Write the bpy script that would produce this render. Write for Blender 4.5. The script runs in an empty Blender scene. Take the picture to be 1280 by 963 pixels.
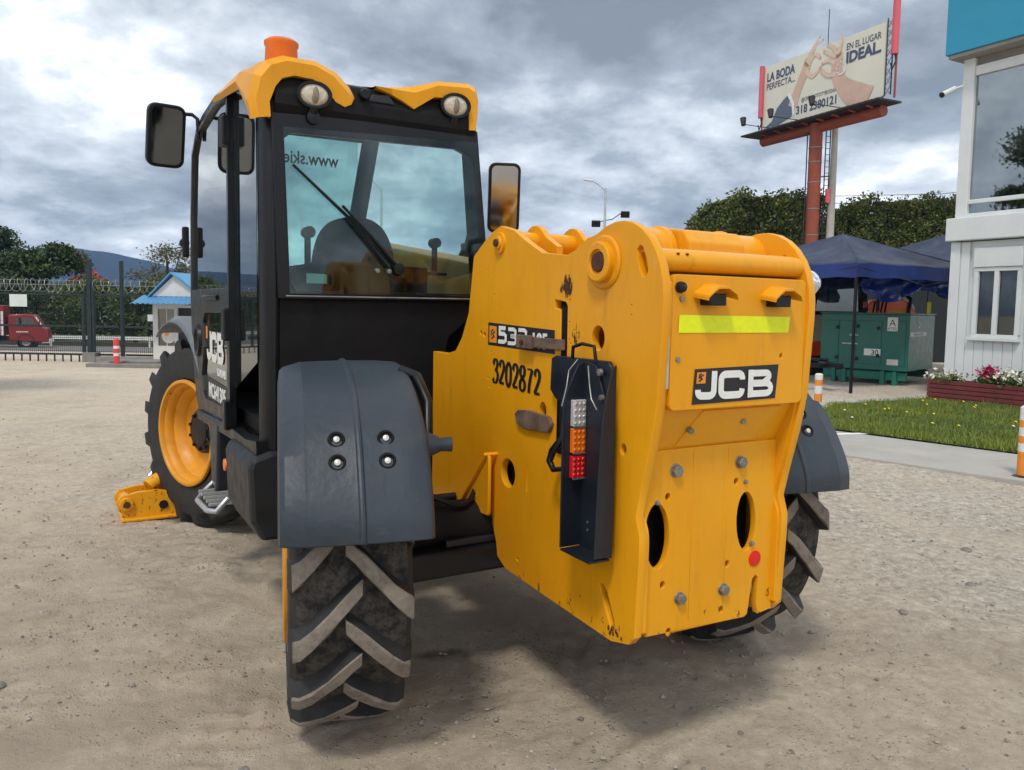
import bpy, bmesh, math, random
import numpy as np
from mathutils import Vector, Matrix, Euler
R = math.radians
random.seed(7)
SC = bpy.context.scene
COL = SC.collection

# ------------------------------------------------------------------ camera
cd = bpy.data.cameras.new('camera')
cam = bpy.data.objects.new('camera', cd); COL.objects.link(cam)
SC.camera = cam
cd.sensor_width = 36.0
cd.lens = 975 / 1280 * 36
cd.shift_y = -(481.5 - 457.3) / 1280
cd.clip_start = 0.05; cd.clip_end = 6000
cam.matrix_world = (Matrix.Translation((0, 0, 1.478)) @ Matrix.Rotation(R(90 - 4.3), 4, 'X') @ Matrix.Rotation(R(1.0), 4, 'Z'))

# ------------------------------------------------------------------ view
SC.view_settings.view_transform = 'Standard'
SC.view_settings.look = 'None'
SC.view_settings.exposure = 0.56
SC.view_settings.gamma = 1.0
SC.cycles.max_bounces = 8
SC.cycles.transparent_max_bounces = 24
SC.cycles.use_denoising = True

# ------------------------------------------------------------------ sun and cloudy sky
SUN_DIR = Vector((0.16, 0.50, -0.85)).normalized()          # direction the light travels
to_sun = -SUN_DIR
SUN_EL = math.asin(to_sun.z); SUN_AZ = math.atan2(to_sun.x, to_sun.y)
sl = bpy.data.lights.new('sun', 'SUN'); sl.energy = 1.4; sl.angle = R(10.0); sl.color = (1.0, 0.945, 0.86)
so = bpy.data.objects.new('sun', sl); COL.objects.link(so)
so.rotation_euler = SUN_DIR.to_track_quat('-Z', 'Y').to_euler(); so.location = (-4, -8, 20)

W = bpy.data.worlds.new('World'); SC.world = W; W.use_nodes = True
nt = W.node_tree; nt.nodes.clear()
def N(t, **k):
    n = nt.nodes.new(t)
    for a, b in k.items():
        if a == 'inp':
            for i, v in b.items(): n.inputs[i].default_value = v
        else: setattr(n, a, b)
    return n
def L(a, b): nt.links.new(a, b)
def mth(op, a, b=None, c=None):
    n = N('ShaderNodeMath', operation=op)
    for i, v in enumerate((a, b, c)):
        if v is None: continue
        if isinstance(v, (int, float)): n.inputs[i].default_value = v
        else: L(v, n.inputs[i])
    return n.outputs[0]
out = N('ShaderNodeOutputWorld')
sky = N('ShaderNodeTexSky', sky_type='NISHITA', sun_disc=False)
sky.sun_elevation = SUN_EL; sky.sun_rotation = SUN_AZ; sky.altitude = 2600
tc = N('ShaderNodeTexCoord'); sep = N('ShaderNodeSeparateXYZ'); L(tc.outputs['Generated'], sep.inputs[0])
zz = mth('ADD', mth('MAXIMUM', sep.outputs[2], 0.0), 0.30)
cmb = N('ShaderNodeCombineXYZ'); L(mth('DIVIDE', sep.outputs[0], zz), cmb.inputs[0]); L(mth('DIVIDE', sep.outputs[1], zz), cmb.inputs[1])
def noise(scale, detail, rough, off, dist=0.0, lac=2.0):
    mp = N('ShaderNodeMapping'); mp.inputs['Location'].default_value = off; L(cmb.outputs[0], mp.inputs[0])
    n = N('ShaderNodeTexNoise', inp={'Scale': scale, 'Detail': detail, 'Roughness': rough, 'Distortion': dist, 'Lacunarity': lac}); L(mp.outputs[0], n.inputs['Vector'])
    return n.outputs[0]
n1 = noise(1.55, 12.0, 0.56, (5.4, 6.4, 8.8), 0.12)
n2 = noise(5.5, 12.0, 0.62, (7.7, 4.2, 2.0), 0.15)
n3 = noise(0.50, 2.0, 0.4, (5.4, 1.9, 8.0), 0.0)
mix = mth('ADD', mth('ADD', mth('MULTIPLY', n1, 0.52), mth('MULTIPLY', n2, 0.16)), mth('MULTIPLY', n3, 0.32))
cr = N('ShaderNodeValToRGB'); L(mix, cr.inputs[0])
e = cr.color_ramp.elements
e[0].position = 0.395; e[0].color = (0.135, 0.158, 0.185, 1)
e[1].position = 0.605; e[1].color = (0.98, 0.99, 1.0, 1)
m_ = e.new(0.458); m_.color = (0.230, 0.262, 0.300, 1)
m_ = e.new(0.522); m_.color = (0.46, 0.495, 0.53, 1)
bg1 = N('ShaderNodeBackground', inp={'Strength': 0.10}); L(sky.outputs[0], bg1.inputs[0])
bg2 = N('ShaderNodeBackground', inp={'Strength': 1.40}); L(cr.outputs[0], bg2.inputs[0])
ms = N('ShaderNodeMixShader', inp={0: 0.93}); L(bg1.outputs[0], ms.inputs[1]); L(bg2.outputs[0], ms.inputs[2])
L(ms.outputs[0], out.inputs[0])

# ------------------------------------------------------------------ materials
def lin(c):
    if isinstance(c, str):
        c = [int(c[i:i + 2], 16) / 255 for i in (0, 2, 4)]
        c = [x / 12.92 if x <= 0.04045 else ((x + 0.055) / 1.055) ** 2.4 for x in c]
    return tuple(c) + (1,)
class Mat:
    def __init__(s, name):
        s.m = bpy.data.materials.new(name); s.m.use_nodes = True; s.t = s.m.node_tree
        s.b = s.t.nodes['Principled BSDF']
        s.tc = None
    def n(s, t, inp=None, **k):
        n = s.t.nodes.new(t)
        for a, b in k.items(): setattr(n, a, b)
        for i, v in (inp or {}).items():
            if isinstance(v, bpy.types.NodeSocket): s.t.links.new(v, n.inputs[i])
            else: n.inputs[i].default_value = v
        return n
    def l(s, a, b): s.t.links.new(a, b)
    def co(s):
        if s.tc is None: s.tc = s.n('ShaderNodeTexCoord').outputs['Object']
        return s.tc
    def noise(s, scale, detail=5, rough=0.55, dist=0.0, stretch=None):
        v = s.co()
        if stretch: v = s.n('ShaderNodeMapping', {0: v, 'Scale': stretch}).outputs[0]
        return s.n('ShaderNodeTexNoise', {'Vector': v, 'Scale': scale, 'Detail': detail, 'Roughness': rough, 'Distortion': dist}).outputs[0]
    def ramp(s, v, a, b, ca=(0, 0, 0, 1), cb=(1, 1, 1, 1)):
        r = s.n('ShaderNodeValToRGB', {0: v}); r.color_ramp.elements[0].position = a; r.color_ramp.elements[1].position = b
        r.color_ramp.elements[0].color = ca; r.color_ramp.elements[1].color = cb
        return r.outputs[0]
    def mix(s, f, a, b, blend='MIX'):
        n = s.n('ShaderNodeMix', data_type='RGBA', blend_type=blend)
        for i, v in ((0, f), (6, a), (7, b)):
            if isinstance(v, bpy.types.NodeSocket): s.l(v, n.inputs[i])
            else: n.inputs[i].default_value = v
        return n.outputs[2]
    def bump(s, h, strength, dist=0.01):
        b = s.n('ShaderNodeBump', {'Height': h, 'Strength': strength, 'Distance': dist}); s.l(b.outputs[0], s.b.inputs['Normal']); return b
def mat(name, col, rough=0.5, metal=0.0, var=0.12, vscale=6.0, bump=0.0, bscale=40.0, spec=0.5, coat=0.0, dirt=None, dirt_amt=0.4, dirt_scale=3.0):
    M = Mat(name); c = lin(col)
    f = M.noise(vscale, 6, 0.6)
    dk = tuple(x * (1 - var) for x in c[:3]) + (1,); lt = tuple(min(1, x * (1 + var)) for x in c[:3]) + (1,)
    col_s = M.ramp(f, 0.3, 0.7, dk, lt)
    if dirt:
        df = M.ramp(M.noise(dirt_scale, 8, 0.65, 0.4), 0.48, 0.75)
        fm = M.n('ShaderNodeMath', {0: df, 1: dirt_amt}, operation='MULTIPLY').outputs[0]
        col_s = M.mix(fm, col_s, lin(dirt))
    M.l(col_s, M.b.inputs['Base Color'])
    M.b.inputs['Metallic'].default_value = metal
    rr = M.n('ShaderNodeMapRange', {0: M.noise(vscale * 2.3, 5), 1: 0.3, 2: 0.7, 3: max(0.02, rough - 0.08), 4: min(1, rough + 0.10)}).outputs[0]
    M.l(rr, M.b.inputs['Roughness'])
    M.b.inputs['Specular IOR Level'].default_value = spec
    M.b.inputs['Coat Weight'].default_value = coat; M.b.inputs['Coat Roughness'].default_value = 0.12
    if bump: M.bump(M.noise(bscale, 6, 0.6), bump, 0.004)
    return M.m

def yellow_paint():
    M = Mat('yellow_paint')
    base = M.ramp(M.noise(2.2, 6, 0.6), 0.3, 0.7, lin((0.76, 0.315, 0.004)), lin((0.84, 0.375, 0.008)))
    fine = M.ramp(M.noise(30, 6, 0.7, 0.0, (1, 1, 0.15)), 0.52, 0.80)
    streak = M.n('ShaderNodeMath', {0: fine, 1: 0.22}, operation='MULTIPLY').outputs[0]
    c = M.mix(streak, base, lin((0.30, 0.13, 0.02)))
    dusty = M.ramp(M.noise(1.6, 9, .65, .6), .50, .74); c = M.mix(M.n('ShaderNodeMath', {0: dusty, 1: .14}, operation='MULTIPLY').outputs[0], c, lin((.58, .36, .10)))
    drip = M.ramp(M.noise(11, 7, .7, .2, (1, 1, .10)), .60, .78); c = M.mix(M.n('ShaderNodeMath', {0: M.n('ShaderNodeMath', {0: drip, 1: M.ramp(M.noise(3.1, 4), .45, .6)}, operation='MULTIPLY').outputs[0], 1: .55}, operation='MULTIPLY').outputs[0], c, lin((.26, .115, .02)))
    smr = M.ramp(M.noise(8, 10, .8, .8), .64, .76); c = M.mix(M.n('ShaderNodeMath', {0: smr, 1: .28}, operation='MULTIPLY').outputs[0], c, lin((.20, .10, .04)))
    scr = M.ramp(M.noise(9, 3, .5, 0, (7, 7, .8)), .735, .75); c = M.mix(M.n('ShaderNodeMath', {0: scr, 1: .5}, operation='MULTIPLY').outputs[0], c, lin((.62, .42, .20)))
    # chips: rust where the paint is knocked off near the low edges
    sx = M.n('ShaderNodeSeparateXYZ', {0: M.co()})
    low = M.n('ShaderNodeMapRange', {0: sx.outputs[2], 1: 0.44, 2: 0.66, 3: 0.135, 4: 0.0}).outputs[0]
    cn = M.noise(26, 8, 0.75, 0.3, (1, 1, 0.55))
    s_ = M.n('ShaderNodeMath', {0: cn, 1: low}, operation='ADD').outputs[0]
    chip = M.ramp(s_, 0.715, 0.73)
    c = M.mix(chip, c, lin((0.06, 0.022, 0.012)))
    M.l(c, M.b.inputs['Base Color'])
    r = M.n('ShaderNodeMapRange', {0: M.noise(5, 6), 1: 0.3, 2: 0.7, 3: 0.30, 4: 0.46}).outputs[0]
    M.l(r, M.b.inputs['Roughness'])
    M.b.inputs['Coat Weight'].default_value = 0.12; M.b.inputs['Coat Roughness'].default_value = 0.2
    M.b.inputs['Specular IOR Level'].default_value = 0.28
    hb = M.n('ShaderNodeMath', {0: M.noise(3.5, 3, 0.5), 1: M.n('ShaderNodeMath', {0: M.noise(120, 3), 1: 0.06}, operation='MULTIPLY').outputs[0]}, operation='ADD').outputs[0]
    M.bump(hb, 0.25, 0.012)
    return M.m
YEL = yellow_paint()
BLK = mat('black_paint', (0.005, 0.006, 0.008), 0.36, 0, 0.3, 5, 0.1, 60, spec=0.35, dirt=(0.06, 0.05, 0.045), dirt_amt=0.08)
BLKM = mat('black_matt_panel', (0.006, 0.006, 0.007), 0.7, 0, 0.3, 5, 0.0, 60, spec=0.25)
BLUEBLK = mat('blue_black_steel', (0.009, 0.014, 0.022), 0.42, 0, 0.3, 5, 0.15, 60)
RIMY = mat('rim_yellow', (0.72, 0.30, 0.012), 0.45, 0, 0.12, 7, 0.1, 60, dirt=(0.22, 0.12, 0.05), dirt_amt=0.35, dirt_scale=6)
STEEL = mat('bolt_steel', (0.28, 0.29, 0.28), 0.45, 0.8, 0.3, 30)
RUST = mat('rusty_strap', (0.16, 0.11, 0.08), 0.75, 0.2, 0.6, 18, 0.4, 60, dirt=(0.22, 0.07, 0.03), dirt_amt=0.8, dirt_scale=14)
BURNT = mat('bare_rust', (0.07, 0.025, 0.015), 0.8, 0, 0.5, 30, 0.4, 60)
CHROME = mat('chrome', (0.75, 0.76, 0.78), 0.12, 1.0, 0.03, 5)
ALU = mat('aluminium', (0.55, 0.56, 0.57), 0.4, 0.7, 0.15, 20, 0.2, 80)
WHITE = mat('white_decal', (0.78, 0.78, 0.74), 0.5, 0, 0.06, 30)
DBLK = mat('black_decal', (0.012, 0.012, 0.014), 0.45, 0, 0.2, 20)
ORGD = mat('orange_decal', (0.82, 0.27, 0.02), 0.5, 0, 0.05, 30)
LIME = mat('lime_reflective_tape', (0.80, 0.86, 0.0), 0.42, 0, 0.06, 60, 0.1, 200)
AMBER = mat('amber_lens', (0.80, 0.165, 0.004), 0.35, 0, 0.08, 20, coat=0.15)
REDL = mat('red_lens', (0.62, 0.01, 0.01), 0.22, 0, 0.08, 20, coat=0.6)
CLRL = mat('clear_lens', (0.62, 0.58, 0.56), 0.2, 0.2, 0.2, 60, 0.6, 220, coat=0.6)
LAMPG = mat('lamp_glass', (0.60, 0.52, 0.40), 0.25, 0.3, 0.25, 50, 0.5, 160, coat=0.8)
SEATM = mat('seat_fabric', (0.016, 0.024, 0.034), 0.85, 0, 0.2, 30, 0.4, 200)
CARD = mat('pale_sticker', (0.45, 0.72, 0.66), 0.6, 0, 0.05, 30)
REDDOT = mat('red_reflector', (0.72, 0.015, 0.01), 0.35, 0, 0.05, 30)
def fender_mat():
    M = Mat('grey_rubber_fender')
    c = M.ramp(M.noise(3.0, 7, 0.6, 0.3), 0.3, 0.72, lin((0.019, 0.028, 0.040)), lin((0.032, 0.043, 0.058)))
    sc = M.ramp(M.noise(38, 8, 0.8, 0.2, (1, 0.25, 1)), 0.64, 0.72)
    c = M.mix(M.n('ShaderNodeMath', {0: sc, 1: 0.35}, operation='MULTIPLY').outputs[0], c, lin((0.11, 0.125, 0.14)))
    d = M.ramp(M.noise(6, 8, 0.65, 0.5), 0.55, 0.8)
    c = M.mix(M.n('ShaderNodeMath', {0: d, 1: 0.25}, operation='MULTIPLY').outputs[0], c, lin((0.14, 0.12, 0.10)))
    M.l(c, M.b.inputs['Base Color']); M.b.inputs['Roughness'].default_value = 0.46
    M.bump(M.n('ShaderNodeMath', {0: M.noise(4, 4), 1: M.n('ShaderNodeMath', {0: M.noise(60, 6, 0.7), 1: 0.12}, operation='MULTIPLY').outputs[0]}, operation='ADD').outputs[0], 0.35, 0.03)
    return M.m
FEND = fender_mat()
def rubber(name, dust):
    M = Mat(name)
    f = M.ramp(M.noise(22 if 0.5 < dust < .97 else 9, 9, 0.8, 0.2), 0.20 if dust > 0.97 else 0.42, 0.56 if dust > 0.97 else 0.72)
    f = M.n('ShaderNodeMath', {0: f, 1: dust}, operation='MULTIPLY').outputs[0]
    base = M.ramp(M.noise(20, 5), 0.3, 0.7, lin((0.008, 0.009, 0.011)), lin((0.016, 0.017, 0.019)))
    c = M.mix(f, base, lin((0.27, 0.23, 0.185) if dust > .97 else (0.15, 0.125, 0.10) if dust > .5 else (0.125, 0.105, 0.085)))
    g = M.ramp(M.noise(70, 8, 0.8), 0.6, 0.72)
    c = M.mix(M.n('ShaderNodeMath', {0: g, 1: 0.3 * dust}, operation='MULTIPLY').outputs[0], c, lin((0.22, 0.20, 0.17)))
    M.l(c, M.b.inputs['Base Color']); M.b.inputs['Roughness'].default_value = 0.62 if dust < 0.5 else 0.82
    M.bump(M.noise(55, 8, 0.8), 0.8, 0.006)
    return M.m
RUB = rubber('tyre_sidewall_rubber', 0.18)
RUBD = rubber('tyre_tread_rubber', 0.95)
RUBL = rubber('dusty_lug_rubber', 1.0)
def glass(name, tint, refl_rough=0.02, base_refl=0.05, extra=0.0):
    M = Mat(name); t = M.t; t.nodes.remove(M.b)
    tr = M.n('ShaderNodeBsdfTransparent', {'Color': lin(tint)})
    gl = M.n('ShaderNodeBsdfGlossy', {'Color': (0.95, 0.98, 1, 1), 'Roughness': refl_rough})
    lw = M.n('ShaderNodeFresnel', {'IOR': 1.5})
    ad = M.n('ShaderNodeMath', {0: lw.outputs[0], 1: extra}, operation='ADD')
    df = M.n('ShaderNodeBsdfDiffuse', {'Color': (0.42, 0.44, 0.42, 1)})
    sm = M.n('ShaderNodeMath', {0: M.ramp(M.noise(4.5, 8, .7, 1.2, (1, 1, .5)), .42, .80), 1: 0.09}, operation='MULTIPLY')
    m0 = M.n('ShaderNodeMixShader', {0: sm.outputs[0], 1: tr.outputs[0], 2: df.outputs[0]})
    mx = M.n('ShaderNodeMixShader', {0: ad.outputs[0], 1: m0.outputs[0], 2: gl.outputs[0]})
    t.links.new(mx.outputs[0], t.nodes['Material Output'].inputs[0])
    return M.m
GLS = glass('cab_glass', (0.75, 0.885, 0.865))
GLSD = glass('cab_side_glass', (0.74, 0.90, 0.90), extra=0.05)
GLSB = glass('smoked_door_glass', (0.04, 0.045, 0.045), extra=0.14)
MIRR = mat('mirror_glass', (0.45, 0.47, 0.50), 0.03, 1.0, 0.02, 3)

# ------------------------------------------------------------------ mesh helpers
def tag(o, label=None, cat=None, group=None, kind=None):
    if label: o['label'] = label
    if cat: o['category'] = cat
    if group: o['group'] = group
    if kind: o['kind'] = kind
    return o
def empty(name, loc=(0, 0, 0), rz=0.0, label=None, cat=None, group=None, parent=None):
    o = bpy.data.objects.new(name, None); COL.objects.link(o); o.location = loc; o.rotation_euler = (0, 0, rz); o.empty_display_size = 0.1
    if parent: o.parent = parent
    return tag(o, label, cat, group)
def link(name, me, mats, parent=None, bevel=0.0, smooth=None, seg=2):
    o = bpy.data.objects.new(name, me); COL.objects.link(o)
    for m in (mats if isinstance(mats, (list, tuple)) else [mats]): me.materials.append(m)
    if parent: o.parent = parent
    if smooth is not None and len(me.polygons):
        me.polygons.foreach_set('use_smooth', [True] * len(me.polygons))
        if smooth < 180: me.set_sharp_from_angle(angle=R(smooth))
    if bevel:
        b = o.modifiers.new('bevel', 'BEVEL'); b.width = bevel; b.segments = seg; b.limit_method = 'ANGLE'; b.angle_limit = R(35)
    return o
class MB:
    def __init__(s): s.v = []; s.f = []; s.mi = []
    def add(s, vs, fs, mi=0):
        k = len(s.v); s.v += [tuple(v) for v in vs]; s.f += [tuple(i + k for i in f) for f in fs]; s.mi += [mi] * len(fs); return s
    def box(s, c, d, rot=None, mi=0):
        vs = []
        M = Euler([R(a) for a in rot]).to_matrix() if rot else None
        for x in (-.5, .5):
            for y in (-.5, .5):
                for z in (-.5, .5):
                    p = Vector((x * d[0], y * d[1], z * d[2]))
                    if M: p = M @ p
                    vs.append(p + Vector(c))
        return s.add(vs, [(0, 1, 3, 2), (4, 6, 7, 5), (0, 4, 5, 1), (2, 3, 7, 6), (0, 2, 6, 4), (1, 5, 7, 3)], mi)
    def span(s, a, b, mi=0):
        return s.box([(a[i] + b[i]) / 2 for i in range(3)], [abs(b[i] - a[i]) for i in range(3)], None, mi)
    def tube(s, pts, r, seg=10, mi=0, cap=True):
        pts = [Vector(p) for p in pts]; n = len(pts); rs = r if isinstance(r, (list, tuple)) else [r] * n
        vs = []; fs = []; up = None
        for i, p in enumerate(pts):
            d = (pts[min(i + 1, n - 1)] - pts[max(i - 1, 0)]).normalized()
            if up is None: up = Vector((0, 0, 1)) if abs(d.z) < 0.9 else Vector((1, 0, 0))
            a = d.cross(up).normalized(); b = a.cross(d).normalized(); up = b
            for k in range(seg):
                t = 2 * math.pi * k / seg
                vs.append(p + (a * math.cos(t) + b * math.sin(t)) * rs[i])
        for i in range(n - 1):
            for k in range(seg):
                k2 = (k + 1) % seg
                fs.append((i * seg + k, i * seg + k2, (i + 1) * seg + k2, (i + 1) * seg + k))
        if cap: fs += [tuple(range(seg))[::-1], tuple(range((n - 1) * seg, n * seg))]
        return s.add(vs, fs, mi)
    def cyl(s, a, b, r, seg=20, mi=0): return s.tube([a, b], r, seg, mi)
    def lathe(s, o, ax, prof, seg=32, mi=0, u0=None):
        # prof: (distance along axis, radius)
        o = Vector(o); ax = Vector(ax).normalized(); u = Vector((0, 0, 1)) if abs(ax.z) < .9 else Vector((1, 0, 0))
        a = ax.cross(u).normalized(); b = a.cross(ax); vs = []; fs = []; n = len(prof)
        for (t, r) in prof:
            for k in range(seg):
                q = 2 * math.pi * k / seg
                vs.append(o + ax * t + (a * math.cos(q) + b * math.sin(q)) * max(r, 1e-4))
        for i in range(n - 1):
            for k in range(seg):
                k2 = (k + 1) % seg
                fs.append((i * seg + k, i * seg + k2, (i + 1) * seg + k2, (i + 1) * seg + k))
        return s.add(vs, fs, mi)
    def prism(s, poly, plane, t0, t1, mi=0):
        # plane 'xz' -> extruded along y, 'yz' -> along x, 'xy' -> along z
        def P(p, t): return {'xz': (p[0], t, p[1]), 'yz': (t, p[0], p[1]), 'xy': (p[0], p[1], t)}[plane]
        n = len(poly); vs = [P(p, t0) for p in poly] + [P(p, t1) for p in poly]
        fs = [tuple(range(n)), tuple(range(n, 2 * n))[::-1]] + [(i, i + n, (i + 1) % n + n, (i + 1) % n) for i in range(n)]
        return s.add(vs, fs, mi)
    def mesh(s, name):
        me = bpy.data.meshes.new(name); me.from_pydata(s.v, [], s.f); me.update()
        bm = bmesh.new(); bm.from_mesh(me); bmesh.ops.recalc_face_normals(bm, faces=bm.faces)
        bm.to_mesh(me); bm.free()
        if any(s.mi): me.polygons.foreach_set('material_index', s.mi)
        return me
    def build(s, name, m, parent=None, bevel=0.0, smooth=None, seg=2):
        return link(name, s.mesh(name), m, parent, bevel, smooth, seg)
def frame(o, u, v):
    u = Vector(u).normalized(); v = Vector(v).normalized(); n = u.cross(v)
    M = Matrix.Identity(4)
    for i in range(3): M[i][0] = u[i]; M[i][1] = v[i]; M[i][2] = n[i]; M[i][3] = o[i]
    return M
def plate(name, outer, holes, thick, M, m, parent=None, bev=0.0, smooth=None):
    cu = bpy.data.curves.new(name + '_c', 'CURVE'); cu.dimensions = '2D'; cu.fill_mode = 'BOTH'; cu.extrude = thick / 2; cu.bevel_depth = bev; cu.bevel_resolution = 1
    for lp in [outer] + list(holes):
        sp = cu.splines.new('POLY'); sp.points.add(len(lp) - 1)
        for i, p in enumerate(lp): sp.points[i].co = (p[0], p[1], 0, 1)
        sp.use_cyclic_u = True
    t = bpy.data.objects.new(name + '_t', cu)
    me = bpy.data.meshes.new_from_object(t); bpy.data.objects.remove(t); bpy.data.curves.remove(cu)
    me.name = name; me.materials.clear(); me.transform(M)
    return link(name, me, m, parent, 0, smooth)
def text(name, body, size, M, m, parent=None, bold=0.0, sx=1.0, shear=0.0, ext=0.0008, align='LEFT', spacing=1.0):
    cu = bpy.data.curves.new(name + '_c', 'FONT'); cu.body = body; cu.size = size; cu.offset = bold; cu.extrude = ext; cu.shear = shear; cu.align_x = align; cu.space_character = spacing; cu.resolution_u = 3
    t = bpy.data.objects.new(name + '_t', cu)
    me = bpy.data.meshes.new_from_object(t); bpy.data.objects.remove(t); bpy.data.curves.remove(cu)
    me.name = name; me.materials.clear(); me.transform(M @ Matrix.Diagonal((sx, 1, 1, 1)))
    return link(name, me, m, parent)
def ell(cx, cy, rx, ry, rot=0.0, n=28):
    c, s_ = math.cos(R(rot)), math.sin(R(rot))
    return [(cx + rx * math.cos(t) * c - ry * math.sin(t) * s_, cy + rx * math.cos(t) * s_ + ry * math.sin(t) * c) for t in [2 * math.pi * k / n for k in range(n)]]
def stad(cx, cy, w, h, n=8):
    r = min(w, h) / 2; o = []
    for (ax, ay, a0) in ((w / 2 - r, h / 2 - r, 0), (-w / 2 + r, h / 2 - r, 90), (-w / 2 + r, -h / 2 + r, 180), (w / 2 - r, -h / 2 + r, 270)):
        for k in range(n + 1): o.append((cx + ax + r * math.cos(R(a0 + 90 * k / n)), cy + ay + r * math.sin(R(a0 + 90 * k / n))))
    return o
def rrect(x0, y0, x1, y1, r, n=4):
    o = []
    for (ax, ay, a0) in ((x1 - r, y1 - r, 0), (x0 + r, y1 - r, 90), (x0 + r, y0 + r, 180), (x1 - r, y0 + r, 270)):
        for k in range(n + 1): o.append((ax + r * math.cos(R(a0 + 90 * k / n)), ay + r * math.sin(R(a0 + 90 * k / n))))
    return o
def spline(pts, n=6, closed=False):
    P = [np.array(p, float) for p in pts]; o = []; m = len(P)
    rng = range(m if closed else m - 1)
    for i in rng:
        p0 = P[(i - 1) % m] if closed or i > 0 else P[0]; p1 = P[i]; p2 = P[(i + 1) % m]; p3 = P[(i + 2) % m] if closed or i + 2 < m else P[-1]
        for k in range(n):
            t = k / n
            o.append(tuple(0.5 * ((2 * p1) + (-p0 + p2) * t + (2 * p0 - 5 * p1 + 4 * p2 - p3) * t * t + (-p0 + 3 * p1 - 3 * p2 + p3) * t ** 3)))
    if not closed: o.append(tuple(P[-1]))
    return o
def ribbon(mb, pts, w, M, z=0.0, closed=False):
    """flat stroke of width w (number, list or f(direction)) along 2D points, in frame M"""
    n = len(pts); P = [Vector((p[0], p[1])) for p in pts]; L_, R_ = [], []
    for i in range(n):
        a = P[(i - 1) % n] if (closed or i > 0) else P[i]; b = P[(i + 1) % n] if (closed or i < n - 1) else P[i]
        d1 = (P[i] - a); d2 = (b - P[i])
        d1 = d1.normalized() if d1.length > 1e-9 else d2.normalized(); d2 = d2.normalized() if d2.length > 1e-9 else d1
        d = (d1 + d2).normalized() if (d1 + d2).length > 1e-6 else d1
        nn = Vector((-d.y, d.x)); k = 1 / max(0.45, d.dot(d1))
        ww = w(d) if callable(w) else (w[i] if isinstance(w, (list, tuple)) else w)
        L_.append(P[i] + nn * ww / 2 * k); R_.append(P[i] - nn * ww / 2 * k)
    vs = [M @ Vector((p.x, p.y, z)) for p in L_] + [M @ Vector((p.x, p.y, z)) for p in R_]
    m = n if closed else n - 1
    mb.add(vs, [(i, (i + 1) % n, (i + 1) % n + n, i + n) for i in range(m)])
def copy_tree(o, parent=None):
    c = o.copy(); COL.objects.link(c); c.parent = parent
    for ch in list(o.children): copy_tree(ch, c)
    return c
# blocky maker's letters: strokes in a unit-high box
GLY = {
 'J': ([(0.05, 0.13), (0.05, 0.13), (0.38, 0.13), (0.46, 0.16), (0.50, 0.24), (0.50, 1.0)], 0.5 + .13),
 'C': ([(0.86, 0.70), (0.86, 0.80), (0.82, 0.87), (0.28, 0.87), (0.17, 0.82), (0.13, 0.72), (0.13, 0.28), (0.17, 0.18), (0.28, 0.13), (0.82, 0.13), (0.86, 0.20), (0.86, 0.34)], 0.99),
}
def jcb(name, x, y, h, sx, M, m, parent, z=0.001):
    mb = MB(); w = 0.26; zc = [z]
    def st(pts, ox, closed=False, ww=w):
        zc[0] += 0.0005; ribbon(mb, [(x + (p[0] + ox) * h * sx, y + p[1] * h) for p in pts], ww * h, M, zc[0], closed)
    def c_(cx, cy, r, a0, a1, n=6): return [(cx + r * math.cos(R(a0 + (a1 - a0) * k / n)), cy + r * math.sin(R(a0 + (a1 - a0) * k / n))) for k in range(n + 1)]
    st([(0.02, 0.37), (0.02, 0.30)] + c_(0.17, 0.30, 0.15, 200, 270, 4) + c_(0.42, 0.31, 0.17, 270, 360, 5) + [(0.60, 1.0)], 0)
    st([(0.92, 0.66), (0.92, 0.72)] + c_(0.77, 0.73, 0.14, 10, 90, 4) + c_(0.30, 0.70, 0.17, 90, 180, 5) + c_(0.30, 0.30, 0.17, 180, 270, 5) + c_(0.77, 0.27, 0.14, 270, 350, 4) + [(0.92, 0.34)], 0.72)
    st([(0.13, 0.0), (0.13, 0.0001), (0.13, 1.0)], 1.83)
    st([(0.13, 0.87)] + c_(0.72, 0.75, 0.12, 90, -60, 6) + [(0.62, 0.51), (0.2, 0.51)], 1.83, False, 0.24)
    st([(0.2, 0.50), (0.70, 0.50)] + c_(0.74, 0.31, 0.18, 80, -90, 7) + [(0.13, 0.13)], 1.83, False, 0.24)
    return mb.build(name, m, parent)
# numerals drawn with a broad pen: thick verticals, thin horizontals
DIG = {
 '3': [[(0.08, 0.80), (0.20, 0.96), (0.42, 0.98), (0.60, 0.84), (0.50, 0.62), (0.28, 0.55)], [(0.28, 0.55), (0.58, 0.46), (0.66, 0.24), (0.46, 0.03), (0.18, 0.02), (0.04, 0.16)]],
 '2': [[(0.06, 0.76), (0.14, 0.93), (0.34, 1.0), (0.56, 0.88), (0.58, 0.66), (0.40, 0.42), (0.06, 0.06)], [(0.04, 0.05), (0.30, 0.05), (0.66, 0.05)]],
 '0': [[(0.34, 1.0), (0.10, 0.80), (0.05, 0.5), (0.10, 0.2), (0.34, 0.0), (0.58, 0.2), (0.63, 0.5), (0.58, 0.8), (0.34, 1.0)]],
 '8': [[(0.34, 0.52), (0.10, 0.66), (0.12, 0.90), (0.34, 1.0), (0.56, 0.90), (0.56, 0.68), (0.34, 0.52), (0.08, 0.34), (0.08, 0.12), (0.34, 0.0), (0.60, 0.12), (0.60, 0.34), (0.34, 0.52)]],
 '7': [[(0.04, 0.94), (0.30, 0.94), (0.62, 0.94)], [(0.62, 0.94), (0.42, 0.6), (0.30, 0.3), (0.26, 0.0)]],
}

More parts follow.
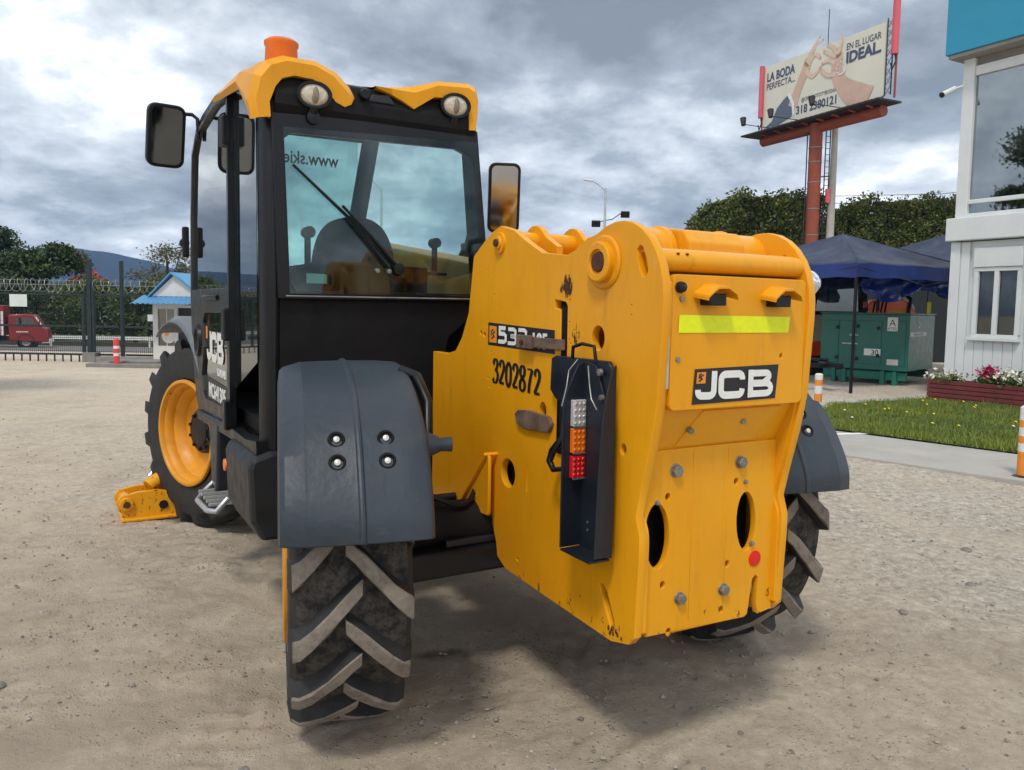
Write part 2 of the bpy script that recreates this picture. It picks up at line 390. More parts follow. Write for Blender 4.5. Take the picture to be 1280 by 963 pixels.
# ------------------------------------------------------------------ ground
def sstep(a, b, x):
    t = np.clip((x - a) / (b - a), 0, 1); return t * t * (3 - 2 * t)
def zg(x, y):
    """height of the yard: level on the right, falling gently towards the gate on the left"""
    x = np.asarray(x, float); y = np.asarray(y, float)
    s = 1 - sstep(-0.30, 0.02, x / np.maximum(y, 1.0))
    return -0.034 * np.maximum(0, np.minimum(y, 62) - 7) * s
def zgf(x, y): return float(zg(x, y))
rngs = {}
def vnoise(x, y, sc, seed):
    rs = np.random.RandomState(seed); T = rs.rand(256, 256)
    ca_, sa_ = math.cos(seed * 1.7 + .6), math.sin(seed * 1.7 + .6); u = (x * ca_ - y * sa_) * sc + 1000.37; v = (x * sa_ + y * ca_) * sc + 1000.71; iu = np.floor(u).astype(int); iv = np.floor(v).astype(int); fu = u - iu; fv = v - iv
    fu = fu * fu * (3 - 2 * fu); fv = fv * fv * (3 - 2 * fv)
    g = lambda a, b: T[a % 256, b % 256]
    return (g(iu, iv) * (1 - fu) + g(iu + 1, iv) * fu) * (1 - fv) + (g(iu, iv + 1) * (1 - fu) + g(iu + 1, iv + 1) * fu) * fv - 0.5
def make_ground():
    def axis(a, b, st, far0, far1):
        core = list(np.arange(a, b, st)); o = list(core); s_ = st; x = b
        while x < far1: o.append(x); s_ *= 1.07; x += s_
        o.append(far1); s_ = st; x = a - st; pre = []
        while x > far0: pre.append(x); s_ *= 1.07; x -= s_
        pre.append(far0); return np.array(pre[::-1] + o)
    xs = axis(-3.6, 4.4, 0.022, -2500, 2500); ys = axis(1.4, 7.0, 0.022, -300, 3500)
    X, Y = np.meshgrid(xs, ys); Z = zg(X, Y)
    fade = 1 / (1 + np.maximum(0, Y - 9) * 0.5)
    h = vnoise(X, Y, 0.7, 1) * 0.030 + vnoise(X, Y, 2.1, 2) * 0.016 + vnoise(X, Y, 6, 3) * 0.010 + vnoise(X, Y, 15, 4) * 0.010 + vnoise(X, Y, 31, 5) * 0.009 + np.clip(vnoise(X, Y, 44, 6), .15, 1) * 0.014
    # tyre ruts: faint cross ridges left by turning wheels
    for (cx, cy, rr, w) in ((3.2, 6.8, 5.2, 0.22), (3.4, 6.9, 5.9, 0.25), (-6.0, 1.0, 4.6, 0.3), (-6.0, 0.9, 5.3, 0.28), (2.6, 5.6, 4.35, 0.16), (1.4, -2.0, 5.4, .2), (6.5, 1.0, 3.9, .2)):
        d = np.hypot(X - cx, Y - cy) - rr; a = np.arctan2(Y - cy, X - cx)
        m = np.exp(-(d / w) ** 2) * (0.3 + 1.1 * np.clip(vnoise(X, Y, 1.1, 9) + 0.5, 0, 1))
        wv = vnoise(X, Y, 2.5, 31) * 5 + vnoise(X, Y, 7, 32) * 2.5; h += m * (0.017 * np.clip(np.sin(a * rr * 55 + d * 14 + wv), -.3, 1) * np.clip(vnoise(X, Y, 3.3, 33) * 3, 0, 1.4) - 0.008)
    Z = Z + h * fade * np.clip((np.hypot(X, Y) < 60) * 1.0, 0, 1)
    ny, nx = X.shape
    vs = np.stack([X.ravel(), Y.ravel(), Z.ravel()], 1)
    i = np.arange(ny - 1)[:, None] * nx + np.arange(nx - 1)[None, :]; i = i.ravel()
    f = np.stack([i, i + 1, i + nx + 1, i + nx], 1)
    me = bpy.data.meshes.new('ground'); me.vertices.add(len(vs)); me.vertices.foreach_set('co', vs.ravel())
    me.loops.add(len(f) * 4); me.loops.foreach_set('vertex_index', f.ravel().astype(np.int32))
    me.polygons.add(len(f)); me.polygons.foreach_set('loop_start', np.arange(len(f), dtype=np.int32) * 4)
    me.update(calc_edges=True); me.validate()
    M = Mat('dusty_gravel_ground')
    big = M.ramp(M.noise(0.55, 6, 0.6, 0.4), 0.36, 0.64)
    sand = M.ramp(M.noise(5, 9, 0.7), 0.3, 0.7, lin((0.53, 0.425, 0.305)), lin((0.78, 0.65, 0.49)))
    grav = M.ramp(M.noise(16, 10, 0.8), 0.36, 0.62, lin((0.33, 0.275, 0.215)), lin((0.80, 0.715, 0.60)))
    sx = M.n('ShaderNodeSeparateXYZ', {0: M.co()})
    rt = M.n('ShaderNodeMapRange', {0: sx.outputs[0], 1: 0.4, 2: 3.0, 3: 0.0, 4: 0.75}).outputs[0]
    yy = M.n('ShaderNodeMapRange', {0: sx.outputs[1], 1: 4.0, 2: 9.0, 3: 0.0, 4: 0.35}).outputs[0]
    g = M.n('ShaderNodeMath', {0: M.n('ShaderNodeMath', {0: M.n('ShaderNodeMath', {0: big, 1: 0.45}, operation='MULTIPLY').outputs[0], 1: rt}, operation='ADD').outputs[0], 1: yy}, operation='ADD'); g.use_clamp = True
    c = M.mix(g.outputs[0], sand, grav)
    def crumbs(scale, lo, hi, amt):
        vo = M.n('ShaderNodeTexVoronoi', {'Vector': M.co(), 'Scale': scale, 'Randomness': 1.0})
        stn = M.ramp(vo.outputs['Distance'], 0.12, 0.34, (1, 1, 1, 1), (0, 0, 0, 1))
        pres = M.ramp(M.n('ShaderNodeSeparateColor', {0: vo.outputs['Color']}).outputs[0], lo, hi)
        cl = M.ramp(M.noise(1.9 + scale * .01, 6, 0.65, 0.3), 0.42, 0.60)
        k = M.n('ShaderNodeMath', {0: M.n('ShaderNodeMath', {0: stn, 1: pres}, operation='MULTIPLY').outputs[0], 1: cl}, operation='MULTIPLY').outputs[0]
        return M.n('ShaderNodeMath', {0: k, 1: amt}, operation='MULTIPLY').outputs[0], vo
    k1, v1 = crumbs(48.0, .45, .6, .85); k2, v2 = crumbs(115.0, .3, .45, .9)
    for k_, v_ in ((k2, v2), (k1, v1)):
        c = M.mix(k_, c, M.ramp(M.n('ShaderNodeSeparateColor', {0: v_.outputs['Color']}).outputs[1], 0.1, 0.9, lin((0.27, 0.235, 0.20)), lin((0.62, 0.57, 0.50))))
    dk = M.ramp(M.noise(0.9, 8, .7, .8), .52, .70); c = M.mix(M.n('ShaderNodeMath', {0: dk, 1: .55}, operation='MULTIPLY').outputs[0], c, lin((.40, .32, .235)))
    pale = M.ramp(M.noise(0.7, 7, .6, 1.0, (1.0, .45, 1)), .50, .66); c = M.mix(M.n('ShaderNodeMath', {0: pale, 1: .60}, operation='MULTIPLY').outputs[0], c, lin((.70, .59, .46)))
    for cx_, cy_, R0, w_ in ((3.2, 6.8, 5.2, .22), (3.4, 6.9, 5.9, .22), (-6.0, 1.0, 4.6, .25), (2.6, 5.6, 4.35, .16), (1.4, -2.0, 5.4, .2)):
        dl = M.n('ShaderNodeVectorMath', {0: M.n('ShaderNodeMapping', {0: M.co(), 'Location': (-cx_, -cy_, 0), 'Scale': (1, 1, 0)}).outputs[0]}, operation='LENGTH').outputs['Value']
        ab = M.n('ShaderNodeMath', {0: M.n('ShaderNodeMath', {0: M.n('ShaderNodeMath', {0: dl, 1: M.n('ShaderNodeMath', {0: M.noise(2, 5), 1: .16}, operation='MULTIPLY').outputs[0]}, operation='ADD').outputs[0], 1: R0 + .08}, operation='SUBTRACT').outputs[0]}, operation='ABSOLUTE').outputs[0]
        bd = M.ramp(ab, w_ * .5, w_ * .9, (1, 1, 1, 1), (0, 0, 0, 1))
        c = M.mix(M.n('ShaderNodeMath', {0: M.n('ShaderNodeMath', {0: bd, 1: M.ramp(M.noise(1.3, 6, .6), .40, .58)}, operation='MULTIPLY').outputs[0], 1: .32}, operation='MULTIPLY').outputs[0], c, lin((.42, .345, .27)))
    for ox, oy, r0 in ((-.28, 3.22, .13), (1.35, 3.9, .10), (-2.2, 5.2, .2)):
        vm = M.n('ShaderNodeVectorMath', {0: M.n('ShaderNodeMapping', {0: M.co(), 'Location': (-ox, -oy * 2.2, 0), 'Scale': (1, 2.2, 0)}).outputs[0]}, operation='LENGTH').outputs['Value']
        st_ = M.ramp(M.n('ShaderNodeMath', {0: vm, 1: M.n('ShaderNodeMath', {0: M.noise(9, 6, .7), 1: .22}, operation='MULTIPLY').outputs[0]}, operation='ADD').outputs[0], r0 + .02, r0 + .12, (1, 1, 1, 1), (0, 0, 0, 1))
        c = M.mix(M.n('ShaderNodeMath', {0: st_, 1: .7}, operation='MULTIPLY').outputs[0], c, lin((.075, .06, .05)))
    M.l(c, M.b.inputs['Base Color']); M.b.inputs['Roughness'].default_value = 0.95; M.b.inputs['Specular IOR Level'].default_value = 0.15
    add = lambda a, b: M.n('ShaderNodeMath', {0: a, 1: b}, operation='ADD').outputs[0]
    hh = add(add(M.noise(95, 9, 0.85), M.noise(24, 6, .7)), add(k1, M.n('ShaderNodeMath', {0: k2, 1: .6}, operation='MULTIPLY').outputs[0]))
    M.bump(hh, 0.85, 0.020)
    o = link('ground', me, M.m, None, 0, 180); tag(o, kind='structure')
make_ground()

def pebbles():
    rs = np.random.RandomState(3); n = 34000
    y = 1.7 + 9 * rs.rand(n) ** 1.5; x = (rs.rand(n) * 1.7 - 0.85) * (y + 0.8)
    keep = vnoise(x, y, 1.3, 77) > np.where(x < 1.5, -0.10, -0.32); x = x[keep]; y = y[keep]; n = len(x)
    s_ = 0.0022 + 0.012 * rs.rand(n) ** 9; a = rs.rand(n) * 6.28; sq = 0.6 + 0.5 * rs.rand(n)
    z = zg(x, y) + 0.003 + vnoise(x, y, 0.7, 1) * 0.03 + vnoise(x, y, 2.1, 2) * .016
    base = np.array([(1, 0, 0), (-1, 0, 0), (0, 1, 0), (0, -1, 0), (0, 0, 1), (0, 0, -.6)], float)
    fc = np.array([(0, 2, 4), (2, 1, 4), (1, 3, 4), (3, 0, 4), (2, 0, 5), (1, 2, 5), (3, 1, 5), (0, 3, 5)])
    b = base[None] * (0.75 + .5 * rs.rand(n, 6, 1)) * s_[:, None, None]; b[:, :, 1] *= sq[:, None]; b[:, :, 2] *= .65
    ca, sa = np.cos(a)[:, None], np.sin(a)[:, None]
    V = np.stack([x[:, None] + b[:, :, 0] * ca - b[:, :, 1] * sa, y[:, None] + b[:, :, 0] * sa + b[:, :, 1] * ca, z[:, None] + b[:, :, 2]], 2).reshape(-1, 3)
    F = (fc[None] + np.arange(n)[:, None, None] * 6).reshape(-1, 3)
    me = bpy.data.meshes.new('gravel'); me.from_pydata(V.tolist(), [], F.tolist()); me.update()
    M = Mat('pebble_stone'); M.l(M.ramp(M.n('ShaderNodeNewGeometry').outputs['Random Per Island'], 0, 1, lin((.17, .145, .12)), lin((.40, .36, .31))), M.b.inputs['Base Color']); M.b.inputs['Roughness'].default_value = .9
    tag(link('gravel', me, M.m, None), 'loose pebbles scattered over the dusty yard', 'gravel', kind='stuff')
pebbles()
# ================================================================== THE TELEHANDLER
TH = empty('telehandler', (0.159, 3.286, 0), R(120.2), 'yellow and black telescopic handler with orange beacon parked on the dusty yard', 'telehandler')
LF = lambda y: frame((0, y, 0), (-1, 0, 0), (0, 0, 1))       # facing left: u = -x, v = z
RF = lambda x: frame((x, 0, 0), (0, -1, 0), (0, 0, 1))       # facing rearward: u = -y, v = z
def nx(l): return [(-a, b) for a, b in l]

# ---- rear chassis side plates
arc = [(-0.86 + (0.235 if a < 90 else 0.205) * math.cos(R(a)), 1.505 + 0.237 * math.sin(R(a))) for a in range(60, 181, 12)]
PLT = ([(0.49, 1.268), (0.49, 0.575), (0.02, 0.66), (-0.04, 0.655), (-0.09, 0.62), (-0.125, 0.55), (-0.135, 0.50), (-0.20, 0.468), (-0.87, 0.44), (-0.955, 0.462), (-0.98, 0.49)]
       + [(-0.992, 0.735), (-0.992, 0.80), (-0.972, 0.86), (-0.995, 0.96), (-1.028, 1.09), (-1.050, 1.21), (-1.064, 1.45)]
       + arc[::-1] + [(-0.69, 1.70), (-0.63, 1.668), (-0.575, 1.652), (-0.42, 1.668), (-0.30, 1.72), (-0.22, 1.762), (-0.12, 1.785), (-0.05, 1.765), (0.02, 1.728), (0.10, 1.68), (0.14, 1.45), (0.20, 1.345), (0.26, 1.285), (0.34, 1.268)])
TEAR = [(-0.940, 1.655), (-0.955, 1.668), (-0.970, 1.662), (-0.990, 1.622), (-0.998, 1.59), (-0.990, 1.572), (-0.972, 1.570), (-0.958, 1.590), (-0.945, 1.63)]
SLOT = [(-0.505, 1.510), (-0.578, 1.500), (-0.590, 1.485), (-0.592, 1.22), (-0.548, 1.22), (-0.545, 1.468), (-0.507, 1.476)]
LSL = [(-0.800, 0.602), (-0.822, 0.610), (-0.845, 0.590), (-0.885, 0.510), (-0.892, 0.480), (-0.880, 0.472), (-0.860, 0.488), (-0.815, 0.570)]
HL = [TEAR, SLOT, LSL, ell(-0.762, 1.384, 0.036, 0.042), ell(-0.207, 0.843, 0.056, 0.058), ell(0.105, 0.712, 0.030, 0.032), ell(-0.445, 1.112, 0.026, 0.034), ell(-0.905, 1.052, 0.016, 0.02)]
small = [(-0.03, 1.40, .007), (0.03, 1.372, .012), (0.0, 1.366, .012), (-0.055, 1.30, .006), (-0.075, 1.525, .007), (-0.035, 1.195, .007), (-0.052, 1.160, .007), (-0.06, 1.60, .005), (-0.29, 0.53, .009), (-0.70, 1.60, .004), (-0.925, 1.49, .005), (-0.925, 1.46, .005), (-0.21, 1.02, .004), (-0.5, 1.215, .006), (-0.02, 1.62, .006), (-0.60, 1.43, .006), (-0.61, 1.36, .006)]
HL += [ell(a, b, r, r, 0, 10) for a, b, r in small] + [rrect(-0.352, 0.80, -0.344, 0.90, 0.003, 2)]
plate('side_plate', nx(PLT), [nx(h) for h in HL], 0.024, LF(0.300), YEL, TH, 0.0025, 35)
HR = [TEAR, ell(-0.762, 1.384, 0.036, 0.042), ell(-0.207, 0.843, 0.056, 0.058), LSL]
plate('side_plate', nx(PLT), [nx(h) for h in HR], 0.024, LF(-0.3105), YEL, TH, 0.0025, 35)
# folded stiffener lip along the rear edge of each plate
def lip(y0, y1):
    mb = MB(); prof = spline([(-0.985, .50), (-0.985, .70), (-0.984, .80), (-0.966, .86), (-0.989, .96), (-1.018, 1.09), (-1.040, 1.21), (-1.054, 1.45), (-1.050, 1.56)], 4)
    for i in range(len(prof) - 1):
        (a, b), (c, d) = prof[i], prof[i + 1]
        vs = [(a, y0, b), (a, y1, b), (c, y1, d), (c, y0, d), (a + .05, y0, b), (a + .05, y1, b), (c + .05, y1, d), (c + .05, y0, d)]
        mb.add(vs, [(0, 1, 2, 3), (4, 7, 6, 5), (0, 3, 7, 4), (1, 5, 6, 2)] + ([(0, 4, 5, 1)] if i == 0 else []) + ([(3, 2, 6, 7)] if i == len(prof) - 2 else []))
    me = mb.mesh('t'); bm = bmesh.new(); bm.from_mesh(me); bmesh.ops.remove_doubles(bm, verts=bm.verts, dist=1e-5); q = MB(); q.v = [tuple(v.co) for v in bm.verts]; q.f = [tuple(v.index for v in f.verts) for f in bm.faces]; q.mi = [0] * len(q.f); bm.free()
    return q
lip(0.270, 0.286).build('edge_stiffener', YEL, TH, 0, 40)
lip(-0.2985, -0.284).build('edge_stiffener', YEL, TH, 0, 40)
# boom pivot boss on the left plate
for s_, y in ((1, 0.312), (-1, -0.324)):
    MB().lathe((-0.786, y, 1.622), (0, s_, 0), [(0, 0), (0, 0.083), (0.006, 0.085), (0.012, 0.078), (0.012, 0.0)], 36).build('pivot_boss', YEL, TH, 0, 30)
    MB().lathe((-0.786, y, 1.622), (0, s_, 0), [(0.010, 0), (0.010, 0.064), (0.030, 0.064), (0.034, 0.058), (0.034, 0.040), (0.026, 0.037), (0.026, 0)], 36).build('pivot_pin', YEL, TH, 0, 30)
MB().lathe((-0.786, 0.338, 1.622), (0, 1, 0), [(0, 0), (0, 0.033), (0.006, 0.030), (0.006, 0)], 18).build('pivot_bolt', BURNT, TH, 0, 30)
MB().lathe((-0.12, 0.312, 1.722), (0, 1, 0), [(0, 0), (0, 0.042), (0.012, 0.040), (0.012, 0.026), (0.02, 0.024), (0.02, 0)], 24).build('cylinder_pin_boss', YEL, TH, 0, 30)
MB().lathe((-0.12, 0.332, 1.722), (0, 1, 0), [(0, 0), (0, 0.016), (0.008, 0.014), (0.008, 0)], 14).build('cylinder_pin', BURNT, TH, 0, 30)
# scraped paint patches
def patch(name, pts, M, z, m): 
    mb = MB(); mb.add([M @ Vector((p[0], p[1], z)) for p in pts], [tuple(range(len(pts)))]); return mb.build(name, m, TH)
rs_ = random.Random(5)
def scrapes(n, x0, z0, sx_, sz_, w1, w2, h1, h2):
    b = MB()
    for k in range(n):
        cx, cz = x0 + rs_.gauss(0, sx_), z0 + rs_.gauss(0, sz_); w_ = rs_.uniform(w1, w2); h_ = rs_.uniform(h1, h2)
        b.add([LF(0.3155 + k * .00003) @ Vector((-(cx) + a * w_, cz + q * h_, 0)) for a, q in ((-1, -.6), (-.3, -.9), (.2, -1), (.8, -.5), (1, -.2), (.4, .1), (.6, .8), (-.4, 1), (-.7, .2), (-.9, .3))], [tuple(range(10))])
    tag(b.build('paint_scrape', BURNT, TH), kind='stuff')
scrapes(70, -0.585, 1.548, .015, .013, .002, .005, .003, .014)
scrapes(26, -0.638, 1.385, .010, .020, .001, .003, .002, .010)
scrapes(14, -0.88, .475, .04, .012, .002, .006, .003, .012)
# decals on the left plate
def quad(name, a, b, c, d, M, m, par=TH, z=0.0): mb = MB(); mb.add([M @ Vector((p[0], p[1], z)) for p in (a, b, c, d)], [(0, 1, 2, 3)]); return mb.build(name, m, par)
FL = LF(0.3155)
d_ = quad('model_decal', (0.034, 1.327), (0.517, 1.318), (0.514, 1.401), (0.034, 1.416), FL, DBLK)
quad('logo_square', (0.045, 1.338), (0.105, 1.337), (0.105, 1.401), (0.045, 1.404), FL, ORGD, d_, 0.001)
mb = MB()
for pts in ([(0.062, 1.352), (0.085, 1.362), (0.072, 1.372), (0.09, 1.382)], [(0.062, 1.362), (0.06, 1.38), (0.078, 1.39)]): ribbon(mb, pts, 0.006, FL, 0.0016)
mb.build('logo_mark', DBLK, d_)
def digit5(mb, x, y, h, M, z): ribbon(mb, [(x + 1.6 * .52 * h, y + .87 * h), (x + 1.6 * .12 * h, y + .87 * h), (x + 1.6 * .12 * h, y + .56 * h), (x + 1.6 * .42 * h, y + .56 * h), (x + 1.6 * .54 * h, y + .46 * h), (x + 1.6 * .54 * h, y + .22 * h), (x + 1.6 * .42 * h, y + .13 * h), (x + 1.6 * .02 * h, y + .13 * h)], .22 * h, M, z)
def digit3(mb, x, y, h, M, z): ribbon(mb, [(x + 1.6 * .04 * h, y + .87 * h), (x + 1.6 * .42 * h, y + .87 * h), (x + 1.6 * .53 * h, y + .78 * h), (x + 1.6 * .53 * h, y + .6 * h), (x + 1.6 * .44 * h, y + .52 * h), (x + 1.6 * .2 * h, y + .51 * h)], .2 * h, M, z); ribbon(mb, [(x + 1.6 * .2 * h, y + .50 * h), (x + 1.6 * .46 * h, y + .48 * h), (x + 1.6 * .56 * h, y + .4 * h), (x + 1.6 * .56 * h, y + .2 * h), (x + 1.6 * .44 * h, y + .12 * h), (x + 1.6 * .02 * h, y + .12 * h)], .2 * h, M, z)
mb = MB(); digit5(mb, 0.115, 1.335, 0.071, FL, .001); mb.build('numeral', WHITE, d_)
for x_ in (0.190, 0.266): mb = MB(); digit3(mb, x_, 1.333, 0.070, FL, .001); mb.build('numeral', WHITE, d_)
text('numeral', '-105', 0.075, FL @ Matrix.Translation((0.335, 1.334, 0.001)), WHITE, d_, 0.002)
xx = 0.078
pen = lambda d: 0.006 + 0.013 * abs(d.y)
for i, ch in enumerate('3202872'):
    mb = MB(); hh = 0.092; y0 = 1.182 - i * 0.0030
    for st in DIG[ch]: ribbon(mb, [(xx + p[0] * 0.060, y0 + p[1] * hh) for p in spline(st, 7)], pen, FL, 0.0008)
    if ch in '3': mb.lathe(FL @ Vector((xx + .008, y0 + .074, .0008)), (0, 1, 0), [(0, .007), (.0004, 0)], 10); mb.lathe(FL @ Vector((xx + .006, y0 + .014, .0008)), (0, 1, 0), [(0, .007), (.0004, 0)], 10)
    if ch in '2': ribbon(mb, [(xx + .003, y0 + .006), (xx + .036, y0 + .006)], .010, FL, .0009); mb.lathe(FL @ Vector((xx + .008, y0 + .070, .0008)), (0, 1, 0), [(0, .006), (.0004, 0)], 10)
    mb.build('painted_numeral', DBLK, TH); xx += 0.0515
# rusty clamp straps on the plate
mb = MB(); mb.span((-0.32, .317, 1.335), (-0.585, .330, 1.372)); mb.span((-0.30, .330, 1.330), (-0.40, .345, 1.378)); mb.build('rusty_strap', RUST, TH, 0.003)
MB().cyl((-0.345, .345, 1.352), (-0.345, .352, 1.352), .009, 12).build('strap_bolt', BURNT, TH)
sh = [(0.275, 1.082), (0.30, 1.098), (0.36, 1.104), (0.50, 1.098), (0.52, 1.075), (0.50, 1.045), (0.34, 1.038), (0.29, 1.050)]
plate('rusty_strap', sh, [], 0.012, LF(0.3215), RUST, TH, 0.002)
mb = MB(); mb.span((-0.545, .296, .98), (-0.60, .322, 1.23)); mb.build('lamp_bracket_arm', BLK, TH, 0.003)
MB().span((-0.50, .270, 1.20), (-0.62, .286, 1.52)).build('slot_dark_backing', BLKM, TH)  # near-black sheet behind the slot, stands for the shade inside
MB().span((-0.549, .290, 1.221), (-0.588, .3105, 1.484)).build('slot_dark_fill', BLKM, TH)  # black strip filling the slot: shade of the opening put into colour
quad('yellow_tag', (0.535, 1.19), (0.575, 1.19), (0.575, 1.25), (0.535, 1.25), LF(0.335), LIME)

# ---- rear panels between the plates
MB().span((-1.022, -.28, 1.19), (-1.0, .2875, 1.584)).build('door_gap_dark', BURNT, TH)  # dark sheet behind the door; the gap's shade is in its colour
plate('rear_door', rrect(-0.266, 1.187, 0.292, 1.578, 0.018), [ell(0.190, 1.338, .009, .011)], 0.022, RF(-1.040), YEL, TH, 0.0025, 35)
RD = RF(-1.0555)
quad('reflective_tape', (-0.245, 1.412), (0.215, 1.412), (0.222, 1.462), (-0.243, 1.464), RD, LIME, TH)
d_ = quad('maker_decal', (-0.184, 1.200), (0.168, 1.205), (0.178, 1.312), (-0.176, 1.305), RD, DBLK, TH)
quad('logo_square', (-0.170, 1.262), (-0.134, 1.262), (-0.132, 1.296), (-0.168, 1.295), RD, ORGD, d_, 0.0012)
mb = MB()
for pts in ([(-.161, 1.268), (-.148, 1.275), (-.155, 1.281), (-.142, 1.288)], [(-.160, 1.276), (-.158, 1.288), (-.15, 1.291)]): ribbon(mb, pts, 0.005, RD, 0.0018)
mb.build('logo_mark', DBLK, d_)
jcb('maker_lettering', -0.165, 1.212, 0.086, 1.30, RD @ Matrix.Shear('XY', 4, (0.0, 0.0)), WHITE, d_)
for yy in (-0.128, 0.148):
    mb = MB()      # pressed hood over the number-plate lamps
    pr = [(-0.062, 0.0), (-0.060, 0.008), (-0.040, 0.022), (-0.020, 0.034), (0.024, 0.036), (0.058, 0.020), (0.066, 0.004)]
    for t in range(len(pr) - 1):
        (a, b), (c, d) = pr[t], pr[t + 1]
        vs = [(-1.051, -(yy + a), 1.522 + b), (-1.051, -(yy + c), 1.522 + d), (-1.112, -(yy + c * .92), 1.512 + d), (-1.112, -(yy + a * .92), 1.512 + b)]
        vs += [(v[0], v[1], v[2] - .006) for v in vs]
        mb.add(vs, [(0, 1, 2, 3), (7, 6, 5, 4), (3, 2, 6, 7), (0, 4, 5, 1)])
    h_ = mb.build('lamp_hood', YEL, TH, 0, 40)
    MB().span((-1.051, -(yy - .036), 1.492), (-1.095, -(yy + .030), 1.528)).build('plate_lamp', BLK, TH, 0.004)
MB().lathe((-1.049, .245, 1.543), (-1, 0, 0), [(0, .0), (0, .016), (.012, .017), (.022, .014), (.026, .0)], 20).build('rubber_stop', BLK, TH, 0, 50)
mb = MB(); mb.cyl((-1.045, .277, 1.25), (-1.045, .277, 1.535), .0075, 10); mb.build('door_hinge', ALU, TH, 0, 40)
for (y_, z_) in ((.235, 1.510), (.243, 1.335)): MB().cyl((-1.05, y_, z_), (-1.058, y_, z_), .009, 6).build('bolt', STEEL, TH, .001)
# top beam with a rounded rear edge
mb = MB(); pr = [(-0.80, 1.585), (-1.0, 1.585), (-1.022, 1.592), (-1.036, 1.61), (-1.036, 1.630), (-1.022, 1.650), (-0.995, 1.658), (-0.955, 1.652), (-0.91, 1.63), (-0.80, 1.61)]
mb.prism(pr, 'xz', -0.2995, 0.2875); mb.build('top_beam', YEL, TH, 0, 40)
for y_ in (.235, .20): MB().cyl((-1.02, y_, 1.640), (-1.036, y_, 1.640), .0035, 8).build('bolt', BURNT, TH)
# inclined cover and lower tail plate
mb = MB(); mb.add([(-1.028, .2875, 1.19), (-1.028, -.2995, 1.19), (-0.955, -.2995, 1.045), (-0.955, .2875, 1.045), (-1.018, .2875, 1.19), (-1.018, -.2995, 1.19), (-0.94, -.2995, 1.045), (-0.94, .2875, 1.045)], [(0, 1, 2, 3), (7, 6, 5, 4), (0, 3, 7, 4), (1, 5, 6, 2)]); mb.build('inclined_panel', YEL, TH)
mb = MB(); k_ = Vector((-1, 0, -.5)).normalized() * .005
pts = [(-1.021, .105, 1.176), (-1.021, -.235, 1.176), (-0.962, -.165, 1.060), (-0.962, .165, 1.060)]
mb.add([Vector(p) + k_ for p in pts] + [Vector(p) - k_ for p in pts], [(0, 1, 2, 3), (0, 4, 5, 1), (1, 5, 6, 2), (2, 6, 7, 3), (3, 7, 4, 0)]); mb.build('cover_plate', YEL, TH, .002)
for (y_, z_) in ((.135, 1.118), (-.085, 1.135)): MB().cyl((-0.985, y_, z_), (-1.01, y_, z_ - .008), .010, 6).build('bolt', STEEL, TH, .001)
LOW = [(-0.2865, 1.05), (-0.2865, 0.62), (-0.262, 0.55), (-0.255, 0.478), (0.165, 0.462), (0.178, 0.47), (0.196, 0.585), (0.212, 0.60), (0.226, 0.588), (0.222, 0.50), (0.232, 0.462), (0.298, 0.47), (0.2985, 1.05)]
LH = [ell(-0.222, 0.786, .050, .105, 4), ell(0.158, 0.786, .046, .102, 4)] + [ell(a, b, .012, .014, 0, 14) for a, b in ((-0.185, 0.905), (0.105, 0.925), (-0.195, 0.63), (0.078, 0.655), (0.058, 0.505), (-0.165, 0.475))]
plate('tail_plate', LOW, LH, 0.02, RF(-0.955), YEL, TH, 0.002, 35)
for (u_, v_, r_) in ((-0.158, 0.985, .019), (0.118, 0.988, .019), (-0.125, 0.576, .018), (0.062, 0.573, .018), (-0.228, 0.892, .007), (0.145, 0.920, .007), (0.186, 0.708, .008)):
    mb = MB(); mb.cyl((-0.965, -u_, v_), (-0.970, -u_, v_), r_ * 1.15, 20); mb.cyl((-0.970, -u_, v_), (-0.970 - r_ * .8, -u_, v_), r_, 6); mb.build('bolt', STEEL, TH, .0015)
MB().lathe((-0.965, -0.203, 0.655), (-1, 0, 0), [(0, .0), (0, .027), (.006, .026), (.007, 0)], 24).build('round_reflector', REDDOT, TH, 0, 40)
plate('ridge', [(-0.085, 0.50), (-0.082, 0.50), (-0.082, 1.04), (-0.085, 1.04)], [], 0.004, RF(-0.966), YEL, TH)
plate('ridge', [(0.065, 0.50), (0.068, 0.50), (0.068, 1.04), (0.065, 1.04)], [], 0.004, RF(-0.966), YEL, TH)
MB().span((-0.88, -.25, .50), (-0.45, .24, 1.15)).build('dark_tail_core', BLKM, TH)  # added near-black box: shade of the hollow tail seen through its holes
MB().span((-0.93, -.296, 1.20), (-0.60, .286, 1.24)).build('cross_tray', YEL, TH)

# ---- boom tail between the plates and the boom
MB().lathe((-0.80, -0.298, 1.66), (0, 1, 0), [(0, .078), (.14, .078), (.145, .086), (.155, .086), (.16, .078), (.31, .078)], 40).build('boom_pivot_tube', YEL, TH, 0, 30)
MB().lathe((-0.80, 0.05, 1.66), (0, 1, 0), [(0, .078), (.05, .078), (.055, .085), (.075, .085), (.08, .078), (.236, .078)], 40).build('boom_pivot_tube', YEL, TH, 0, 30)
mb = MB(); mb.prism([(-0.93, 1.56), (-0.93, 1.69), (-0.90, 1.728), (-0.80, 1.742), (-0.70, 1.735), (-0.60, 1.70), (-0.60, 1.5)], 'xz', -0.14, 0.10); mb.build('boom_tail', YEL, TH, .006)
mb = MB()
BX = [(-0.62, 1.56), (0.83, 1.70), (3.4, 2.03), (3.4, 1.70), (0.83, 1.36), (-0.62, 1.24)]
mb.prism(BX, 'xz', -0.285, -0.035); mb.build('boom', YEL, TH, .02)
